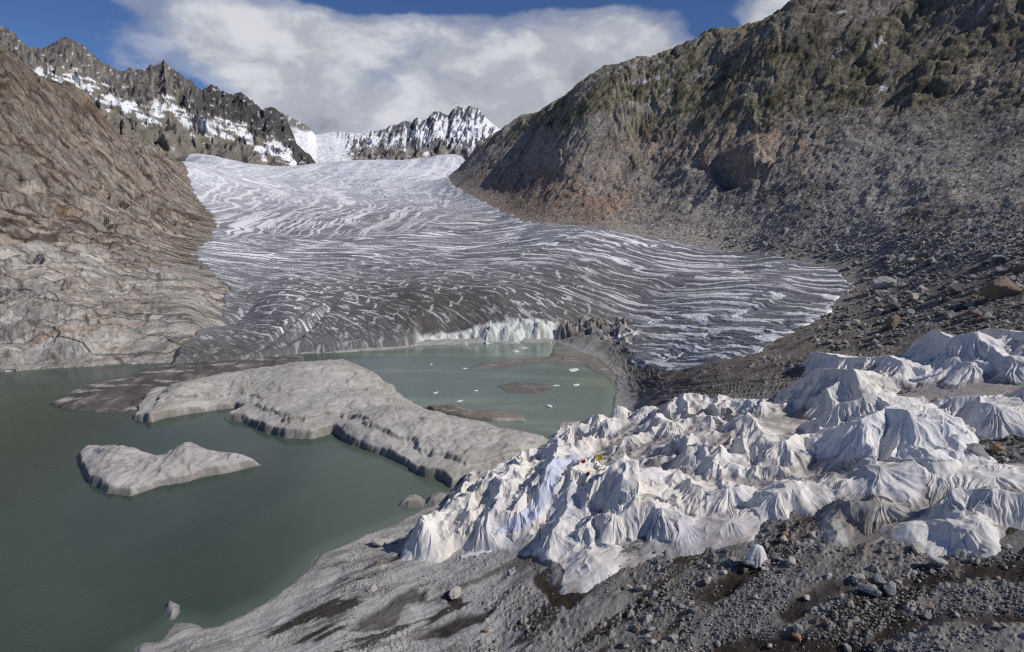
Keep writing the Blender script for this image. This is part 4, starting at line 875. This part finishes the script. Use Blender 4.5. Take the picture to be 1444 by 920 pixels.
# gravel: the countless smaller stones, one object
def gravel():
    import bmesh
    protos = []
    for k in range(6):
        bm, co = rock_mesh('g', 80 + k, 1, 9); f = np.array([[v.index for v in fc.verts] for fc in bm.faces]); protos.append((co, f)); bm.free()
    V, Fc, C = [], [], []; off = 0; q = np.random.RandomState(4)
    zones = [((1000,330,1500,480), 5200, (1.8, 6.5)), ((1120,300,1500,350), 1500, (1.6, 4.)), ((860,500,1170,560), 400, (1.5, 4)), ((850,770,1500,930), 9500, (1.3, 5.0)), ((480,790,900,930), 3200, (1.0, 3.4)), ((300,830,600,930), 800, (1, 2.6)), ((1250,595,1500,665), 500, (2, 6)), ((900,260,1200,350), 1500, (1.4, 3.2)), ((480,750,640,830), 350, (1.5, 4)), ((1040,700,1300,780), 700, (1.5, 4))]
    for (x0, y0, x1, y1), n, (a, b) in zones:
        for i in range(n):
            px, py = q.uniform(x0, x1), q.uniform(y0, y1)
            p = ghit(px, py)
            if p is None: continue
            if py > 770 and wetness(np.array([p[0]]), np.array([p[1]]), np.array([p[2]]))[0] > .5 and q.rand() < .85: continue
            if (fbm(np.array([p[0] / 12]), np.array([p[1] / 12]), 3, seed=620)[0]) < -.12: continue
            if project(*p)[0] > 0:
                co, f = protos[q.randint(6)]; dist = math.hypot(p[0], p[1]); sz = (a + (b - a) * q.rand() ** 2.5) / F * dist * .55
                an = q.uniform(0, 6.28); ca, sa = math.cos(an), math.sin(an)
                c2 = co * sz; c2 = np.stack([c2[:, 0] * ca - c2[:, 1] * sa, c2[:, 0] * sa + c2[:, 1] * ca, c2[:, 2]], 1) + p + np.array([0, 0, sz * .3])
                V.append(c2); Fc.append(f + off); off += len(co)
                t = q.uniform(.55, 1.35); base = np.array([.30, .29, .275]) if q.rand() > .03 else np.array([.30, .22, .16])
                C.append(np.tile(np.r_[base * t, 1], (len(co), 1)))
    V = np.concatenate(V).astype(np.float32); Fc = np.concatenate(Fc).astype(np.int32); C = np.concatenate(C).astype(np.float32)
    me = bpy.data.meshes.new('gravel'); me.vertices.add(len(V)); me.vertices.foreach_set('co', V.ravel()); me.loops.add(Fc.size); me.loops.foreach_set('vertex_index', Fc.ravel())
    me.polygons.add(len(Fc)); me.polygons.foreach_set('loop_start', np.arange(0, Fc.size, 3, dtype=np.int32)); me.update(calc_edges=True)
    at = me.attributes.new('col', 'FLOAT_COLOR', 'POINT'); at.data.foreach_set('color', C.ravel()); me.materials.append(M_ground)
    o = bpy.data.objects.new('gravel', me); COL.objects.link(o); o['kind'] = 'stuff'; o['label'] = 'loose grey gravel and small stones on the slopes'; o['category'] = 'gravel'
gravel()

# ------------------------------------------------------------------ floes in the pond
for (px, py, sz, lab) in [(808,522,22,'flat white ice floe near the far shore of the pond'), (773,574,11,'upright white ice floe near the right end of the pond'), (728,496,14,'cluster-like ice lump just off the white ice wall'), (740,491,9,'small ice lump right beside the larger one off the ice wall'),
      (615,554,12,'thin ice floe in the left half of the pond'), (648,566,12,'low ice floe in front of the peninsula rim'), (784,544,9,'tiny floe by the mud patch in the pond'), (655,520,9,'small white floe left of the mud flat'), (608,514,7,'smallest floe on the left of the pond'),
      (813,543,14,'dark-streaked floe in the brown reflection of the pond'), (672,551,8,'floe left of the mud patch')]:
    p = at_z(px, py, .05); dist = np.linalg.norm(p - np.array([0, 0, H])); a = sz / F * dist * .5
    o = bpy.data.objects.new('ice_floe', rock_proto(rr.randrange(8), 'ice')); COL.objects.link(o); tall = .75 if 'upright' in lab else .22
    o.location = p; o.scale = (a, a * .8, a * tall); o.rotation_euler = (0, 0, rr.uniform(0, 3)); tag(o, lab, 'ice floe', 'ice floes in the pond')

# ------------------------------------------------------------------ things on the fleece
DG = bpy.context.evaluated_depsgraph_get()
def surf(px, py):
    """point where the fleece or ground is seen"""
    DG.update(); d = ray(px, py); from mathutils import Vector
    ok, loc, nor, idx, ob, _ = S.ray_cast(DG, Vector((0, 0, H)), Vector(d).normalized(), distance=3000)
    return np.array(loc)
def cloth_mat(name, c):
    m = rock_mat(name, c); return m
def tube(name, a, b, ra, rb, mat, label, cat, n=14, m=20):
    a, b = np.array(a), np.array(b); e = b - a; L = np.linalg.norm(e); e = e / L; up = np.array([0, 0, 1.]); s1 = np.cross(e, up); s1 /= np.linalg.norm(s1); s2 = np.cross(s1, e)
    V = []; 
    for i in range(m):
        t = i / (m - 1); rd = (ra + (rb - ra) * t) * (1 + .10 * math.sin(i * 1.9) + .06 * math.sin(i * 4.1)); c = a + e * L * t - up * .12 * math.sin(math.pi * t)
        for k in range(n):
            th = 6.2832 * k / n; q = rd * (1 + .10 * math.sin(3 * th + i * .6)); V.append(tuple(c + s1 * q * math.cos(th) + s2 * q * math.sin(th) * .8))
    Fc = [(i * n + k, i * n + (k + 1) % n, (i + 1) * n + (k + 1) % n, (i + 1) * n + k) for i in range(m - 1) for k in range(n)] + [tuple(range(n))[::-1], tuple((m - 1) * n + k for k in range(n))]
    me = bpy.data.meshes.new(name); me.from_pydata(V, [], Fc); me.materials.append(mat); o = bpy.data.objects.new(name, me); COL.objects.link(o); return tag(o, label, cat)
white = cloth_mat('clean_cloth', (.82, .83, .86))
a, b = surf(1286, 537), surf(1331, 526)
tube('cloth_roll', a + [0, 0, .35], b + [0, 0, .35], .42, .28, white, 'rolled-up white cloth lying on the stained fleece', 'cloth roll')
def scrap(px, py, w, hgt, mat, label, cat, name, ang=0., lift=.12, n=26, m=10, tail=0.):
    c = surf(px, py); dist = np.linalg.norm(c - [0, 0, H]); k = dist / F; V = []
    for j in range(m):
        for i in range(n):
            u = (i / (n - 1) - .5) * w; v = (j / (m - 1) - .5) * hgt * (1 - tail * abs(i / (n - 1) - .3)) + 1.2 * math.sin(u * .35 + px)
            X_ = u * math.cos(ang) - v * math.sin(ang); Y_ = u * math.sin(ang) + v * math.cos(ang)
            q = SURF(px + X_, py - Y_); V.append((q[0], q[1], q[2] + lift + .06 * math.sin(i * 1.7 + j)))
    Fc = [(j * n + i, j * n + i + 1, (j + 1) * n + i + 1, (j + 1) * n + i) for j in range(m - 1) for i in range(n - 1)]
    me = bpy.data.meshes.new(name); me.from_pydata(V, [], Fc); me.materials.append(mat)
    for p_ in me.polygons: p_.use_smooth = True
    o = bpy.data.objects.new(name, me); COL.objects.link(o); sm = o.modifiers.new('thickness', 'SOLIDIFY'); sm.thickness = .04
    return tag(o, label, cat)
def SURF(px, py):
    from mathutils import Vector
    ok, loc, nor, idx, ob, _ = S.ray_cast(DG, Vector((0, 0, H)), Vector(ray(px, py)).normalized(), distance=3000); return np.array(loc)
scrap(671, 781, 44, 6, white, 'thin white cloth strip lying on bare rock left of the white tongue', 'cloth strip', 'cloth_strip', .18, .1, tail=.9)
scrap(722, 806, 9, 7, white, 'small white cloth scrap on the dark soaked flap', 'cloth scrap', 'cloth_scrap', .3)
scrap(845, 647, 9, 7, cloth_mat('yellow_cloth', (.42, .36, .05)), 'small yellow scrap lying in a fold of the fleece', 'scrap', 'plastic_scrap', .4, .2)
scrap(822, 651, 6, 3, cloth_mat('red_cloth', (.5, .04, .08)), 'tiny bright red scrap left of the yellow scrap', 'scrap', 'plastic_scrap', .1, .2)
scrap(829, 670, 5, 4, cloth_mat('dark_red_cloth', (.22, .03, .03)), 'tiny dark red scrap below the yellow scrap', 'scrap', 'plastic_scrap', .6, .2)
p = SURF(1065, 796); root = bpy.data.objects.new('wrapped_boulder', None); COL.objects.link(root); root.location = p
tag(root, 'boulder wrapped in grey-white cloth standing on the gravel', 'wrapped boulder')
a = 30 / F * np.linalg.norm(p - np.array([0, 0, H])) * .5
st_ = bpy.data.objects.new('stone', rock_proto(3, 'grey')); COL.objects.link(st_); st_.parent = root; st_.scale = (a, a * .85, a * .75); st_.location = (0, 0, a * .25)
def wrap_mesh():
    n, m = 72, 26; V = []
    for j_ in range(m):
        t = j_ / (m - 1)
        for i_ in range(n):
            th = 6.28318 * i_ / n; fold = .07 * math.sin(5 * th + 1.2 + 2 * t) + .05 * math.sin(11 * th + 3 * math.sin(th)) + .03 * math.sin(19 * th + t * 4)
            rd = a * (.14 + .72 * t ** .6) * (1 + fold * t * 1.3 + .12 * math.cos(2 * th + .6)); V.append((rd * math.cos(th) + a * .12 * (1 - t), rd * math.sin(th) * .85, a * (1.75 - 1.65 * t ** 1.25) + a * .08 * math.sin(5 * th + 2) * t))
    Fc = [(j_ * n + i_, (j_ + 1) * n + i_, (j_ + 1) * n + (i_ + 1) % n, j_ * n + (i_ + 1) % n) for j_ in range(m - 1) for i_ in range(n)] + [tuple(range(n))]
    me = bpy.data.meshes.new('cloth_wrap'); me.from_pydata(V, [], Fc); me.materials.append(RM['cloth'])
    for q_ in me.polygons: q_.use_smooth = True
    return me
wr_ = bpy.data.objects.new('cloth_wrap', wrap_mesh()); COL.objects.link(wr_); wr_.parent = root
